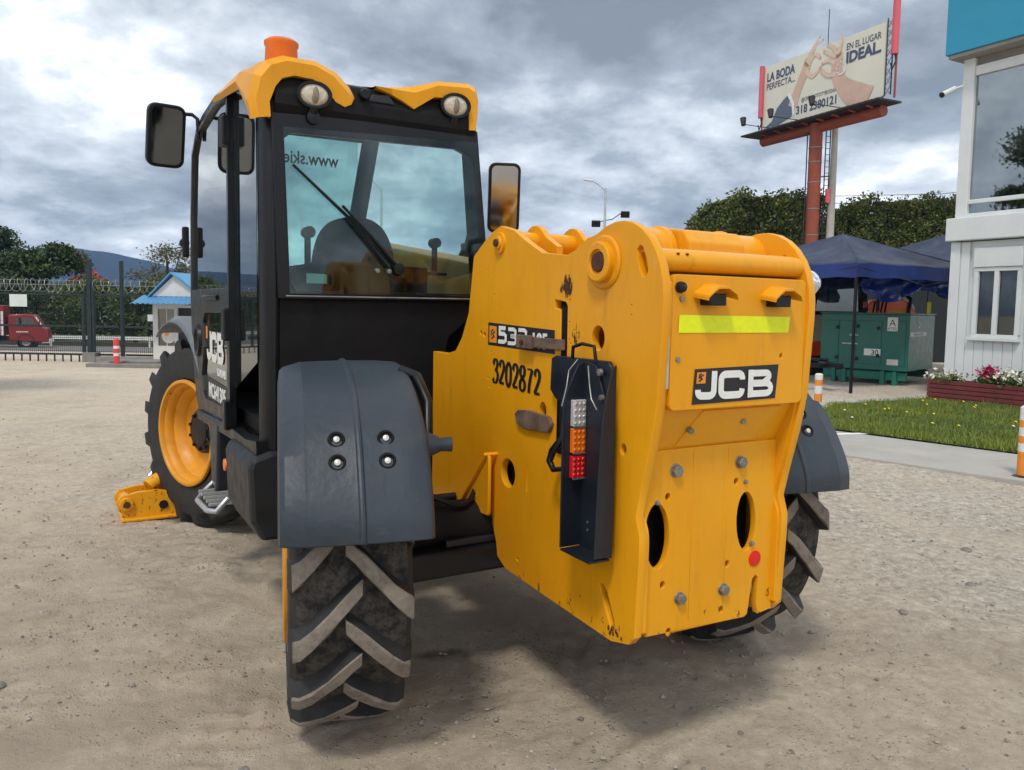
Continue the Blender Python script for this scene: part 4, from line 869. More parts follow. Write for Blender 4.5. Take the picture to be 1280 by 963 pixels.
# ---- rear mudguards
def fender(x, y, rz, left, name='mudguard'):
    e_ = empty(name, (x, y, 0), R(rz), parent=TH); s_ = 1 if left else -1
    path = spline([(0.45, 1.13), (0.28, 1.225), (0.05, 1.265), (-0.20, 1.248), (-0.40, 1.185), (-0.55, 1.08), (-0.640, .96), (-0.685, .87), (-0.695, .80)], 9)
    n = len(path)
    sec = [(.232, -.075), (.226, -.030), (.212, -.016), (.160, .000), (.155, .0025), (.150, .002), (.08, .006), (.018, .006), (.011, .007), (.006, .013), (0, .015), (-.006, .013), (-.011, .007), (-.018, .006), (-.12, .003), (-.190, -.003), (-.205, -.012), (-.214, -.032), (-.222, -.11), (-.224, -.15)]
    V = []; m = len(sec)
    for i, (a, z) in enumerate(path):
        p0 = path[max(0, i - 1)]; p1 = path[min(n - 1, i + 1)]; t = Vector((p1[0] - p0[0], 0, p1[1] - p0[1])).normalized(); nn = Vector((t.z, 0, -t.x)); nn = -nn if nn.z < 0 or (abs(nn.z) < .01 and nn.x > 0) else nn
        if nn.x > 0 and a < -.1: nn = -nn
        lipf = 1.0
        for (w, d) in sec:
            wob = .006 * math.sin(i * .21 + w * 9)
            flare = -.035 * max(0, (0.03 - a)) if (w > .2 and i < n * .55) else 0
            V.append(Vector((a, s_ * (w - .015), z)) + nn * (d * (1 if abs(w) < .2 else 1) + wob * .5 + flare))
    F = [(i * m + j, i * m + j + 1, (i + 1) * m + j + 1, (i + 1) * m + j) for i in range(n - 1) for j in range(m - 1)]
    mb = MB(); mb.add(V, F); o = mb.build('guard_shell', FEND, e_, 0, 28)
    so_ = o.modifiers.new('thick', 'SOLIDIFY'); so_.thickness = .012; so_.offset = -1
    for (zz, ww) in ((1.075, .065), (1.075, -.080), (1.015, .065), (1.015, -.080)):
        xx = float(np.interp(zz, [.80, .87, .96, 1.08, 1.185], [-.695, -.685, -.640, -.55, -.40]))
        d = Vector((-.9, 0, .42)).normalized(); o_ = Vector((xx, s_ * ww - .015 * s_, zz)) + d * .004
        MB().lathe(o_, d, [(.0, 0), (.004, .026), (.0085, .023), (.0085, .019), (.003, .016), (.003, 0)], 24).build('dimple_washer', BLKM, e_, 0, 40)
        MB().lathe(o_ + d * .004, d, [(0, 0), (0, .0095), (.007, .009), (.009, 0)], 12).build('bolt', mat('pale_bolt', (.62, .6, .55), .4, .3) if 'pale_bolt' not in bpy.data.materials else bpy.data.materials['pale_bolt'], e_, 0, 40)
    MB().tube([(-.42, -s_ * .20, 1.03), (-.43, -s_ * .265, 1.03), (-.43, -s_ * .29, 1.03), (-.43, -s_ * .325, 1.03)], [.060, .034, .022, .024], 14).build('marker_stalk', FEND, e_, 0, 60)
    MB().tube([(-.15, -s_ * .20, 1.25), (-.20, -s_ * .25, 1.23), (-.30, -s_ * .27, 1.15), (-.36, -s_ * .26, 1.04)], .018, 10).build('guard_edge_tube', BLK, e_, 0, 60)
fender(0, .91, -13.5, True); fender(-0.145, -.80, -13, False)
# front mudguards
for (yy, s_) in ((.93, 1), (-.93, -1)):
    mb = MB(); P_ = [(2.80 + .80 * math.cos(R(a)), .62 + .76 * math.sin(R(a))) for a in range(58, 150, 6)]; vs = []
    for a, z in P_: vs += [(a, yy - .20, z - .03), (a, yy - .17, z), (a, yy + s_ * (.10 + .12 * (a - 2.2)), z), (a, yy + s_ * (.15 + .12 * (a - 2.2)), z - .035)]
    mb.add(vs, [(i * 4 + j, i * 4 + j + 1, i * 4 + j + 5, i * 4 + j + 4) for i in range(len(P_) - 1) for j in range(3)])
    o = mb.build('front_mudguard', mat('pale_grey_plastic', (.16, .18, .20), .5, 0, .15, 6, .15, 60) if 'pale_grey_plastic' not in bpy.data.materials else bpy.data.materials['pale_grey_plastic'], TH, 0, 50); q = o.modifiers.new('t', 'SOLIDIFY'); q.thickness = .012
# ---- battery box, step, strut below the cab
mb = MB(); mb.prism([(1.02, .845), (1.10, .82), (1.115, .78), (1.105, .55), (1.06, .46), (.70, .46), (.70, .845)], 'yz', 0.58, 1.12); mb.build('tool_box', mat('black_plastic', (.012, .015, .018), .5, 0, .3, 8, .2, 120), TH, .02)
MB().lathe((1.119, 1.09, .70), (0, 1, 0), [(0.0, 0), (.022, .030), (.03, .028), (.03, 0)], 20).build('side_reflector', AMBER, TH, 0, 50)
mb = MB(); mb.prism([(1.75, .86), (1.55, .88), (1.52, .84), (1.60, .42), (1.72, .40), (1.80, .80)], 'xz', .80, 1.08); mb.build('step_support', BLUEBLK, TH, .015)
st = empty('step', parent=TH)
MB().tube([(1.25, 1.08, .50), (1.22, 1.14, .45), (1.30, 1.17, .44), (1.62, 1.17, .42), (1.70, 1.13, .44), (1.72, 1.06, .50)], .014, 8).build('step_rail', ALU, st, 0, 50)
for x_ in (1.32, 1.40, 1.48, 1.56, 1.64): MB().span((x_ - .008, .90, .455), (x_ + .008, 1.16, .47)).build('step_bar', ALU, st, .002)
MB().span((1.22, .88, .45), (1.70, .91, .49)).build('step_back', ALU, st, .004)
# ---- stabiliser foot ahead of the front wheel
sb_ = empty('stabiliser', parent=TH)
mb = MB(); mb.span((2.90, 1.08, .005), (3.22, 1.46, .03)); mb.build('foot_pad', YEL, sb_, .01)
for x_ in (2.95, 3.16):
    plate('pad_lug', [(-1.10, .032), (-1.10, .17), (-1.24, .20), (-1.36, .195), (-1.455, .175), (-1.485, .135), (-1.475, .09), (-1.43, .032)], [ell(-1.20, .10, .02, .02)], .03, RF(x_), YEL, sb_, .003, 35)
MB().cyl((2.91, 1.425, .125), (3.20, 1.425, .125), .045, 20).build('pad_pin', YEL, sb_, .004, 40)
MB().cyl((2.90, 1.425, .125), (2.908, 1.425, .125), .022, 16).build('pin_cap', BURNT, sb_)
MB().cyl((2.92, 1.20, .10), (2.94, 1.20, .10), .03, 8).build('pad_bolt', BLK, sb_)
mb = MB(); mb.tube([(3.06, 1.28, .20), (3.35, .6, .62)], .05, 12); mb.build('stabiliser_leg', YEL, sb_, 0, 40)
MB().cyl((3.20, 1.26, .24), (3.4, .7, .72), .028, 14).build('ram_rod', CHROME, sb_, 0, 60)
# ================================================================== SURROUNDINGS
def leaf_mat(name, a, b, rough=0.6):
    M = Mat(name)
    oi = M.n('ShaderNodeNewGeometry').outputs['Random Per Island']
    c = M.ramp(oi, 0.0, 1.0, lin(a), lin(b))
    pz = M.ramp(M.noise(.55, 4, .6), .38, .64); c = M.mix(pz, c, M.mix(1.0, c, (1.35, 1.25, .75, 1), 'MULTIPLY'))
    M.l(c, M.b.inputs['Base Color']); M.b.inputs['Roughness'].default_value = rough; M.b.inputs['Specular IOR Level'].default_value = 0.3
    return M.m
LF_DARK = leaf_mat('dark_leaves', (0.018, 0.040, 0.018), (0.065, 0.105, 0.040))
LF_MID = leaf_mat('mid_leaves', (0.035, 0.065, 0.018), (0.12, 0.165, 0.045))
LF_HEDGE = leaf_mat('hedge_leaves', (0.020, 0.040, 0.014), (0.135, 0.16, 0.042))
LF_GREY = leaf_mat('greyish_leaves', (0.06, 0.065, 0.05), (0.14, 0.14, 0.11))
BARK = mat('bark', (.06, .045, .035), .9, 0, .3, 8, .5, 40)
def leaves_mesh(name, pts, size, rs):
    """pts: Nx3 leaf centres -> one little bent quad each"""
    n = len(pts); a = rs.randn(n, 3); a /= np.linalg.norm(a, axis=1)[:, None]; b = rs.randn(n, 3); b -= (a * b).sum(1)[:, None] * a; b /= np.linalg.norm(b, axis=1)[:, None]
    s_ = size * (0.5 + rs.rand(n, 1)); q = np.stack([pts - a * s_, pts + b * s_ * .5, pts + a * s_, pts - b * s_ * .5], 1).reshape(-1, 3)
    me = bpy.data.meshes.new(name); me.vertices.add(4 * n); me.vertices.foreach_set('co', q.ravel())
    me.loops.add(4 * n); me.loops.foreach_set('vertex_index', np.arange(4 * n, dtype=np.int32)); me.polygons.add(n); me.polygons.foreach_set('loop_start', np.arange(n, dtype=np.int32) * 4); me.update(calc_edges=True)
    return me
def tree(x, y, h, r, m, label, nl=9000, size=.16, trunk_h=.3, clumps=16, seed=1, squash=.75, group=None, name='tree', flowers=None, spread=1.0, z0=None):
    rs = np.random.RandomState(seed); z = zgf(x, y) - .05 if z0 is None else z0
    e_ = empty(name, (x, y, z), 0, label, 'tree', group)
    cz = h * (trunk_h + 1) / 2; rz = h * (1 - trunk_h) / 2
    C = []
    for k in range(clumps):
        d = rs.randn(3); d /= np.linalg.norm(d); q = rs.rand() ** .45
        C.append((d[0] * r * q * .8, d[1] * r * q * .8, cz + d[2] * rz * q * .82, r * (.24 + .22 * rs.rand()) * spread))
    P = []
    for (a, b, c, cr_) in C:
        k = nl // clumps; d = rs.randn(k, 3); d /= np.linalg.norm(d, axis=1)[:, None]; q = rs.rand(k, 1) ** .42
        P.append(np.array([a, b, c]) + d * q * cr_ * np.array([1, 1, squash]) * (1 + .25 * rs.randn(k, 1)))
    me = leaves_mesh('crown', np.concatenate(P), size, rs); link('crown', me, m, e_)
    mb = MB(); mb.tube([(0, 0, 0), (.04 * h * .2, 0, h * trunk_h * .6), (0, 0, h * trunk_h), (.05, .05, h * .75)], [.035 * h, .028 * h, .022 * h, .008 * h], 10)
    for (a, b, c, _) in C[:9]: mb.tube([(0, 0, h * trunk_h * (.8 + .6 * rs.rand())), (a * .5, b * .5, (c + h * trunk_h) / 2), (a, b, c)], [.014 * h, .008 * h, .003 * h], 6)
    mb.build('trunk', BARK, e_, 0, 60)
    if flowers:
        k = 260; idx = rs.randint(0, len(C), k); F = np.array([C[i][:3] for i in idx]) + rs.randn(k, 3) * r * .14; F[:, 2] += r * .35
        link('blossom', leaves_mesh('blossom', F, size * 1.3, rs), flowers, e_)
    return e_
REDF = mat('red_blossom', (.55, .05, .03), .6)
# left background, from the frame edge inwards
tree(-38.9, 58, 8.7, 3.2, LF_DARK, 'tall dark spreading tree cut by the left edge of the photo', 14000, .14, .35, 14, 11, .5)
tree(-34.9, 57, 9.1, 2.9, LF_DARK, 'flat topped dark tree rising behind the red truck', 13000, .14, .35, 13, 12, .45)
tree(-32.2, 59, 6.3, 1.7, LF_MID, 'tree with red blossom beside the gate post', 9000, .12, .3, 12, 13, .7, flowers=REDF)
tree(-27.6, 57, 5.4, 2.0, LF_MID, 'bright green bushy tree left of the guard house', 10000, .11, .1, 12, 14, .9)
tree(-30.2, 55, 4.9, 1.8, LF_MID, 'low bushy tree seen through the narrow gate panel', 9000, .11, .1, 10, 15, .9)
tree(-37.2, 54, 5.6, 2.3, LF_MID, 'rounded olive tree behind the truck cab', 10000, .12, .1, 12, 16, .8)
tree(-40.5, 53, 5.3, 2.4, LF_MID, 'leafy olive tree behind the truck box at the frame edge', 10000, .12, .1, 12, 17, .8)
tree(-33.8, 53, 5.0, 2.0, LF_DARK, 'dark bushy tree between truck and gate post', 10000, .11, .1, 12, 18, .85)
tree(-23.0, 52, 7.6, 2.3, LF_GREY, 'sparse grey leaved tree rising behind the guard house', 3600, .08, .35, 16, 19, .7)
tree(-21.0, 54, 5.2, 2.2, LF_MID, 'green tree close behind the blue roof', 9000, .11, .1, 12, 20, .8)
tree(-12, 11.2, 9.8, 2.8, LF_DARK, 'tall dark tree mirrored in the upper office window', 16000, .09, .3, 14, 61, .6)
# trees seen through the cab windows and beyond the boom
for i, (x, y, h, r) in enumerate(((-17.5, 60, 6.5, 3), (-12.0, 62, 5.5, 3), (-6.5, 62, 5.2, 3), (-1.5, 60, 5.4, 3), (4.0, 60, 5.3, 2.8))):
    tree(x, y, h, r, LF_DARK if i % 2 else LF_MID, ['tree seen through the cab quarter glass', 'leftmost tree seen through the rear cab window', 'tree behind the seat back in the cab window', 'tree beyond the right edge of the cab', 'low tree top just above the boom pivot'][i], 4500, .18, .15, 12, 30 + i, .7)
# clipped high hedge on the right
def hedge(x0, x1, y, h, depth, seed, label):
    rs = np.random.RandomState(seed); L_ = x1 - x0; n = int(5200 * L_)
    e_ = empty('hedge', (x0, y, 0), 0, label, 'hedge')
    u = rs.rand(n) * L_; face = rs.rand(n)
    z = np.where(face < .72, rs.rand(n) * h, h * (1 - .16 * rs.rand(n))); dd = np.where(face < .72, 0, rs.rand(n) * depth)
    bumps = vnoise(u, z * .35, .75, seed + 8) * 1.3 + vnoise(u, z, 1.1, seed) * .8 + vnoise(u, z, 2.7, seed + 1) * .4
    end = np.clip(u / 1.6, 0, 1); hh = np.sqrt(np.clip(1 - (1 - end) ** 2, 0, 1)); z = z * (.45 + .55 * hh)
    top = vnoise(u, u * 0 + 3, .55, seed + 3) * .7 + vnoise(u, u * 0, 2.2, seed + 4) * .55
    z = z * (1 + top * .13); P = np.stack([u + rs.randn(n) * .08, dd - bumps + rs.rand(n) ** 2 * .5, z + rs.randn(n) * .06], 1)
    k = int(n * .06); Q = np.stack([rs.rand(k) * L_, rs.rand(k) * depth * .5, np.zeros(k)], 1); tp = vnoise(Q[:, 0], Q[:, 0] * 0 + 3, .55, seed + 3) * .7 + vnoise(Q[:, 0], Q[:, 0] * 0, 2.2, seed + 4) * .55
    ee = np.clip(Q[:, 0] / 1.6, 0, 1); Q[:, 2] = h * (.45 + .55 * np.sqrt(np.clip(1 - (1 - ee) ** 2, 0, 1))) * (1 + tp * .13) + rs.rand(k) ** 2 * .45 * (vnoise(Q[:, 0], Q[:, 0] * 0, 5.5, seed + 6) > 0)
    link('foliage', leaves_mesh('foliage', np.concatenate([P, Q]), .088, rs), LF_HEDGE, e_)
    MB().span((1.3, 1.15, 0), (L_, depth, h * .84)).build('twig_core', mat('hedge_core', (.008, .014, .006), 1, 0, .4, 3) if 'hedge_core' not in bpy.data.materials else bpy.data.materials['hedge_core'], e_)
    return e_
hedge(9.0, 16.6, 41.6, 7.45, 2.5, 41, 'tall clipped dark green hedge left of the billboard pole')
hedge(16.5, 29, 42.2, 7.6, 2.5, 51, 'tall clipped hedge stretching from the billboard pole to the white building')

# distant hills
def hills():
    M = Mat('hazed_forest_hills'); c = M.ramp(M.noise(.012, 8, .7), .3, .7, lin((.020, .040, .062)), lin((.034, .062, .085))); M.l(c, M.b.inputs['Base Color']); M.b.inputs['Roughness'].default_value = 1; M.b.inputs['Specular IOR Level'].default_value = 0  # bluish base colour: part of the distance haze is painted in
    xs = np.linspace(-1500, 1200, 240); ys = np.linspace(900, 1700, 30); X, Y = np.meshgrid(xs, ys)
    K = [(-1500, 45), (-853, 50), (-747, 59), (-715, 68), (-667, 66), (-620, 52), (-586, 36), (-565, 33), (-545, 41), (-500, 45), (-400, 30), (-200, 22), (0, 16), (1200, 12)]
    ridge = np.interp(X, [k[0] for k in K], [k[1] for k in K]) ; t = np.clip((Y - 900) / 400, 0, 1)
    Z = -4 + 1.3 * ridge * np.sin(t * math.pi / 2) * (1 - .3 * np.clip((Y - 1300) / 400, 0, 1)) + vnoise(X, Y, .02, 5) * 4 * t + vnoise(X, Y, .07, 6) * 3 * t
    V = np.stack([X.ravel(), Y.ravel(), Z.ravel()], 1); nx_ = len(xs); F = [(j * nx_ + i, j * nx_ + i + 1, (j + 1) * nx_ + i + 1, (j + 1) * nx_ + i) for j in range(len(ys) - 1) for i in range(nx_ - 1)]
    me = bpy.data.meshes.new('hills'); me.from_pydata(V.tolist(), [], F); me.update(); tag(link('hills', me, M.m, None, 0, 180), kind='structure')
hills()

# road, verge and guard rail beyond the gate
def strip(name, pts, m, dz, kind='structure', label=None, cat=None):
    mb = MB(); mb.add([(x, y, zgf(x, y) + dz) for x, y in pts], [tuple(range(len(pts)))]); o = mb.build(name, m); tag(o, label, cat, kind=kind); return o
ASPH = mat('worn_asphalt', (.16, .155, .15), .9, 0, .15, .6, .3, 30)
def sheet(name, x0, x1, y0, y1, m, dz, nxs=30, nys=6, kind='structure'):
    mb = MB(); P = [(x0 + (x1 - x0) * i / nxs, y0 + (y1 - y0) * j / nys) for j in range(nys + 1) for i in range(nxs + 1)]
    mb.add([(x, y, zgf(x, y) + dz) for x, y in P], [(j * (nxs + 1) + i, j * (nxs + 1) + i + 1, (j + 1) * (nxs + 1) + i + 1, (j + 1) * (nxs + 1) + i) for j in range(nys) for i in range(nxs)])
    o = mb.build(name, m, None, 0, 180); tag(o, kind=kind)
sheet('road', -90, 40, 38, 46, ASPH, .03)
VERGE = mat('verge_grass', (.075, .115, .03), .95, 0, .45, .8, .5, 20)
sheet('grass_verge', -90, 40, 48.5, 75, VERGE, .05)
sheet('far_field', -600, 500, 75.1, 600, VERGE, .05, 20, 6)
def treeline():
    rs = np.random.RandomState(4); n = 42000; x = rs.uniform(-60, 12, n); y = 64 + rs.rand(n) * 3; h = 4.3 * (1 + .5 * vnoise(x, y * 0, .22, 3) + .35 * vnoise(x, y * 0, .7, 4)); z = -1.8 + h * rs.rand(n) ** .7
    y = y + vnoise(x, z, .6, 9) * 2
    tag(link('treeline', leaves_mesh('treeline', np.stack([x, y, z], 1), .20, rs), LF_MID), 'dense green undergrowth behind the crash barrier', 'undergrowth', kind='stuff')
treeline()
GALV = mat('galvanised_rail', (.50, .52, .53), .5, .4, .12, 4)
gr = empty('guard_rail', (-20, 47.2, zgf(-20, 47.2)), 0, 'pale steel crash barrier running along the far side of the road', 'guard rail')
mb = MB(); mb.prism([(-.03, .45), (.02, .50), (-.03, .56), (.02, .62), (-.03, .68), (-.04, .68), (-.0, .62), (-.04, .56), (0, .50), (-.04, .45)], 'yz', -45, 45); mb.build('rail_beam', GALV, gr)
for k in range(-22, 12): MB().span((k * 2 - .05, .03, -.1), (k * 2 + .05, .12, .62)).build('post', GALV, gr)
mb = MB(); mb.span((-45, .6, -.1), (45, 1.0, .25)); mb.build('kerb_wall', mat('dark_kerb', (.05, .05, .045), .9), gr)

# ---- gate, fence and razor wire
GM = mat('dark_green_gate_paint', (.014, .028, .032), .45, .2, .2, 5)
WIRE = mat('wire', (.035, .055, .058), .5, .4, .1, 5)
RAZ = mat('razor_wire', (.32, .33, .33), .4, .7, .2, 5)
GY = 27.0; GZ = zgf(-15, 27)
def fence_panel(x0, x1, ztop, zbot, name, label, cat='gate'):
    e_ = empty(name, ((x0 + x1) / 2, GY, GZ), 0, label, cat); w = (x1 - x0) / 2
    for z_ in (zbot, (zbot + ztop) / 2 - .06, ztop): MB().span((-w, -.03, z_ - .035), (w, .03, z_ + .035)).build('rail', GM, e_, .006)
    nx_ = int((x1 - x0) / .07); mb = MB()
    for k in range(nx_ + 1): xx = -w + 2 * w * k / nx_; mb.add([(xx - .006, 0, zbot), (xx + .006, 0, zbot), (xx + .006, 0, ztop), (xx - .006, 0, ztop), (xx, -.008, zbot), (xx, -.008, ztop)], [(0, 1, 2, 3), (0, 4, 5, 3), (1, 4, 5, 2)])
    for k in range(12): zz_ = zbot + (ztop - zbot) * (k + .5) / 12; mb.span((-w, -.008, zz_ - .003), (w, -.002, zz_ + .003))
    tag(mb.build('wire_mesh', WIRE, e_), kind='stuff'); return e_
def razor(x0, x1, z, name_label):
    mb = MB(); n = int((x1 - x0) * 4.2); pts = []
    for k in range(n * 10): t = k / 10; pts.append((x0 + (x1 - x0) * t / n + .03 * math.sin(t * 9), GY + .20 * math.cos(t * 2 * math.pi), z + .25 + .23 * math.sin(t * 2 * math.pi)))
    mb.tube(pts, .009, 4); mb.tube([(x0, GY, z + .27), (x1, GY, z + .27)], .008, 4); mb.tube([(x0, GY, z + .42), (x1, GY, z + .42)], .006, 4)
    o = mb.build('razor_wire', RAZ, None, 0, 60); tag(o, name_label, 'razor wire')
g1 = fence_panel(-24.5, -14.75, 2.32, .26, 'sliding_gate', 'wide dark green mesh gate with spiked feet in front of the road')
for xx in (-2.6 - .1, 4.78, -4.8): MB().span((xx - .05, -.04, .24), (xx + .05, .04, 2.34)).build('upright', GM, g1, .006)
for k in range(34): xx = -4.8 + k * .285; MB().span((xx - .018, -.02, .0), (xx + .018, .02, .24)).build('foot_spike', GM, g1)
MB().span((-17.35 + 19.625, -.06, 1.88), (-16.75 + 19.625, -.045, 2.36 - .06 - .38 + .38)).build('blank_sign', mat('faded_sign', (.62, .66, .64), .6, 0, .08, 6), g1)
g2 = fence_panel(-14.45, -13.6, 2.32, .26, 'pedestrian_gate', 'narrow dark mesh gate leaf beside the wide gate')
g3 = fence_panel(-13.4, -11.9, 2.32, .26, 'mesh_fence', 'short mesh fence panel reaching the guard house', 'fence')
MB().span((.05, -.06, 1.45), (.42, -.045, 1.68)).build('blank_sign', bpy.data.materials['faded_sign'], g3)
for (xx, zt, nm, lb) in ((-14.62, 3.55, 'gate_post', 'tall dark gate post between wide gate and narrow leaf'), (-13.5, 3.5, 'gate_post', 'slim tall post on the guard house side of the narrow gate')):
    p_ = empty(nm, (xx, GY, GZ), 0, lb, 'post'); wv = .075 if xx < -14 else .045
    MB().span((-wv, -.07, -.1), (wv, .07, zt)).build('shaft', GM, p_, .008)
    if xx < -14: MB().span((.08, -.05, 0), (.17, .05, 2.75)).build('stay', GM, p_, .006); MB().span((-.2, -.2, -.2), (.25, .2, .34)).build('footing', mat('grey_concrete', (.22, .21, .19), .9, 0, .2, 4, .5, 30), p_, .02)
razor(-24.5, -14.7, GZ + 2.38, 'coiled razor wire on top of the wide gate'); razor(-14.5, -11.9, GZ + 2.38, 'coiled razor wire over the narrow gate and fence')
CONC = bpy.data.materials['grey_concrete']
mb = MB(); mb.span((-14.2, 26.5, GZ - .2), (-10.5, 26.9, GZ + .22)); tag(mb.build('low_wall', CONC, None, .02), 'low concrete kerb wall at the foot of the fence', 'low wall')
mb = MB(); mb.span((-12.9, 23.5, zgf(-12, 24) - .1), (-10.2, 24.6, zgf(-12, 24) + .13)); mb.span((-12.4, 23.9, zgf(-12, 24) + .132), (-10.9, 24.8, zgf(-12, 24) + .2)); tag(mb.build('concrete_slab', CONC, None, .02), 'flat concrete slabs lying on the ground by the small bollard', 'slab')
def bollard(x, y, h, r, cols, label, z, group=None, foot=True):
    e_ = empty('bollard', (x, y, z), 0, label, 'bollard', group); t = 0
    for k, (f, m) in enumerate(cols):
        MB().lathe((0, 0, 0), (0, 0, 1), [(t * h, r), ((t + f) * h, r)] + ([((t + f) * h + r * .3, r * .7), ((t + f) * h + r * .35, 0)] if k == len(cols) - 1 else []), 20).build('band', m, e_, 0, 40); t += f
    if foot: MB().lathe((0, 0, 0), (0, 0, 1), [(0, 0), (.001, r * 2.2), (.03, r * 2.0), (.045, r * 1.1), (.05, r)], 24).build('foot', bpy.data.materials['blue_black_steel'], e_, 0, 40)
PINKR = mat('bollard_red', (.68, .06, .07), .5); BW = mat('bollard_white', (.72, .73, .70), .5, 0, .1, 20); BO = mat('bollard_orange', (.80, .26, .03), .5, 0, .1, 12, dirt=(.3, .2, .1), dirt_amt=.3)
bollard(-12.0, 23.6, .85, .085, [(.42, PINKR), (.1, BW), (.16, PINKR), (.1, BW), (.22, PINKR)], 'small red and white bollard in front of the narrow gate', zgf(-12, 23.6), foot=False)
bollard(4.05, 10.25, .66, .05, [(.30, BO), (.15, BW), (.17, BO), (.16, BW), (.12, BO), (.10, BW)], 'orange and white bollard behind the right mudguard at the lawn corner', 0)
bollard(4.62, 6.94, .66, .052, [(.40, BO), (.115, BW), (.10, BO), (.115, BW), (.10, BO), (.17, BW)], 'orange and white bollard cut by the right edge of the photo', 0)

# ---- red truck passing on the road
def truck():
    x0, y = -25.7, 43.4; z = zgf(-29, 43)
    e_ = empty('red_truck', (x0, y, z), R(24), 'red box truck passing on the road behind the gate', 'truck')
    RT = mat('truck_red', (.26, .008, .014), .35, 0, .1, 3, coat=.4); DK = mat('truck_black', (.015, .016, .018), .5); GR_ = mat('truck_wheel', (.25, .25, .25), .5)
    e_.scale = (.80, .80, .80)
    cabp = [(-2.35, .55), (-2.35, 2.28), (-1.35, 2.33), (-.85, 2.25), (-.36, 1.42), (-.14, 1.34), (-.06, 1.05), (.02, .45), (-.6, .42)]
    MB().prism(cabp, 'xz', -1.05, 1.05).build('cab', RT, e_, .06, 40)
    plate('side_window', [(-1.9, 1.48), (-1.9, 2.05), (-1.25, 2.10), (-.95, 2.02), (-.62, 1.50)], [], .01, frame((0, -1.06, 0), (1, 0, 0), (0, 0, 1)), GLSB, e_)
    MB().span((-1.9, -1.07, 1.1), (-1.2, -1.055, 1.16)).build('door_stripe', WHITE, e_); MB().prism([(-.72, 2.18), (-.35, 1.55), (-.40, 1.48), (-.80, 2.15)], 'xz', -1.07, -1.0).build('windscreen_edge', WHITE, e_)
    MB().span((-.45, -1.0, .35), (.08, 1.0, .62)).build('bumper', BW, e_, .04)
    MB().span((-7.5, -1.15, .85), (-2.55, 1.15, 2.9)).build('box_body', RT, e_, .05); MB().span((-2.75, -1.17, .9), (-2.6, -1.155, 2.5)).build('white_edge', BW, e_)
    MB().span((-7.3, -.5, .5), (-.5, .5, .8)).build('chassis', DK, e_)
    MB().span((-4.6, -1.1, .35), (-2.9, -.5, .8)).build('fuel_tank', DK, e_, .04); MB().tube([(-.6, -1.12, 1.5), (-.5, -1.3, 1.9), (-.5, -1.3, 1.5)], .03, 6).build('wing_mirror', DK, e_)
    for wx in (-1.35, -6.2):
        for s_ in (-1, 1):
            w = empty('wheel', (wx, s_ * .88, .43), 0, parent=e_)
            MB().lathe((0, 0, 0), (0, s_, 0), [(-.13, .25), (-.12, .40), (-.08, .43), (.08, .43), (.12, .40), (.13, .25)], 28).build('tyre', DK, w, 0, 40)
            MB().lathe((0, 0, 0), (0, s_, 0), [(.11, .26), (.08, .2), (.05, .12), (.1, .08), (.1, 0)], 20).build('rim', GR_, w, 0, 40)
    MB().lathe((-1.35, 1.06, .43), (0, -1, 0), [(0, .55), (2.12, .55), (2.12, .48), (0, .48)], 28).build('wheel_arch', DK, e_)
truck()

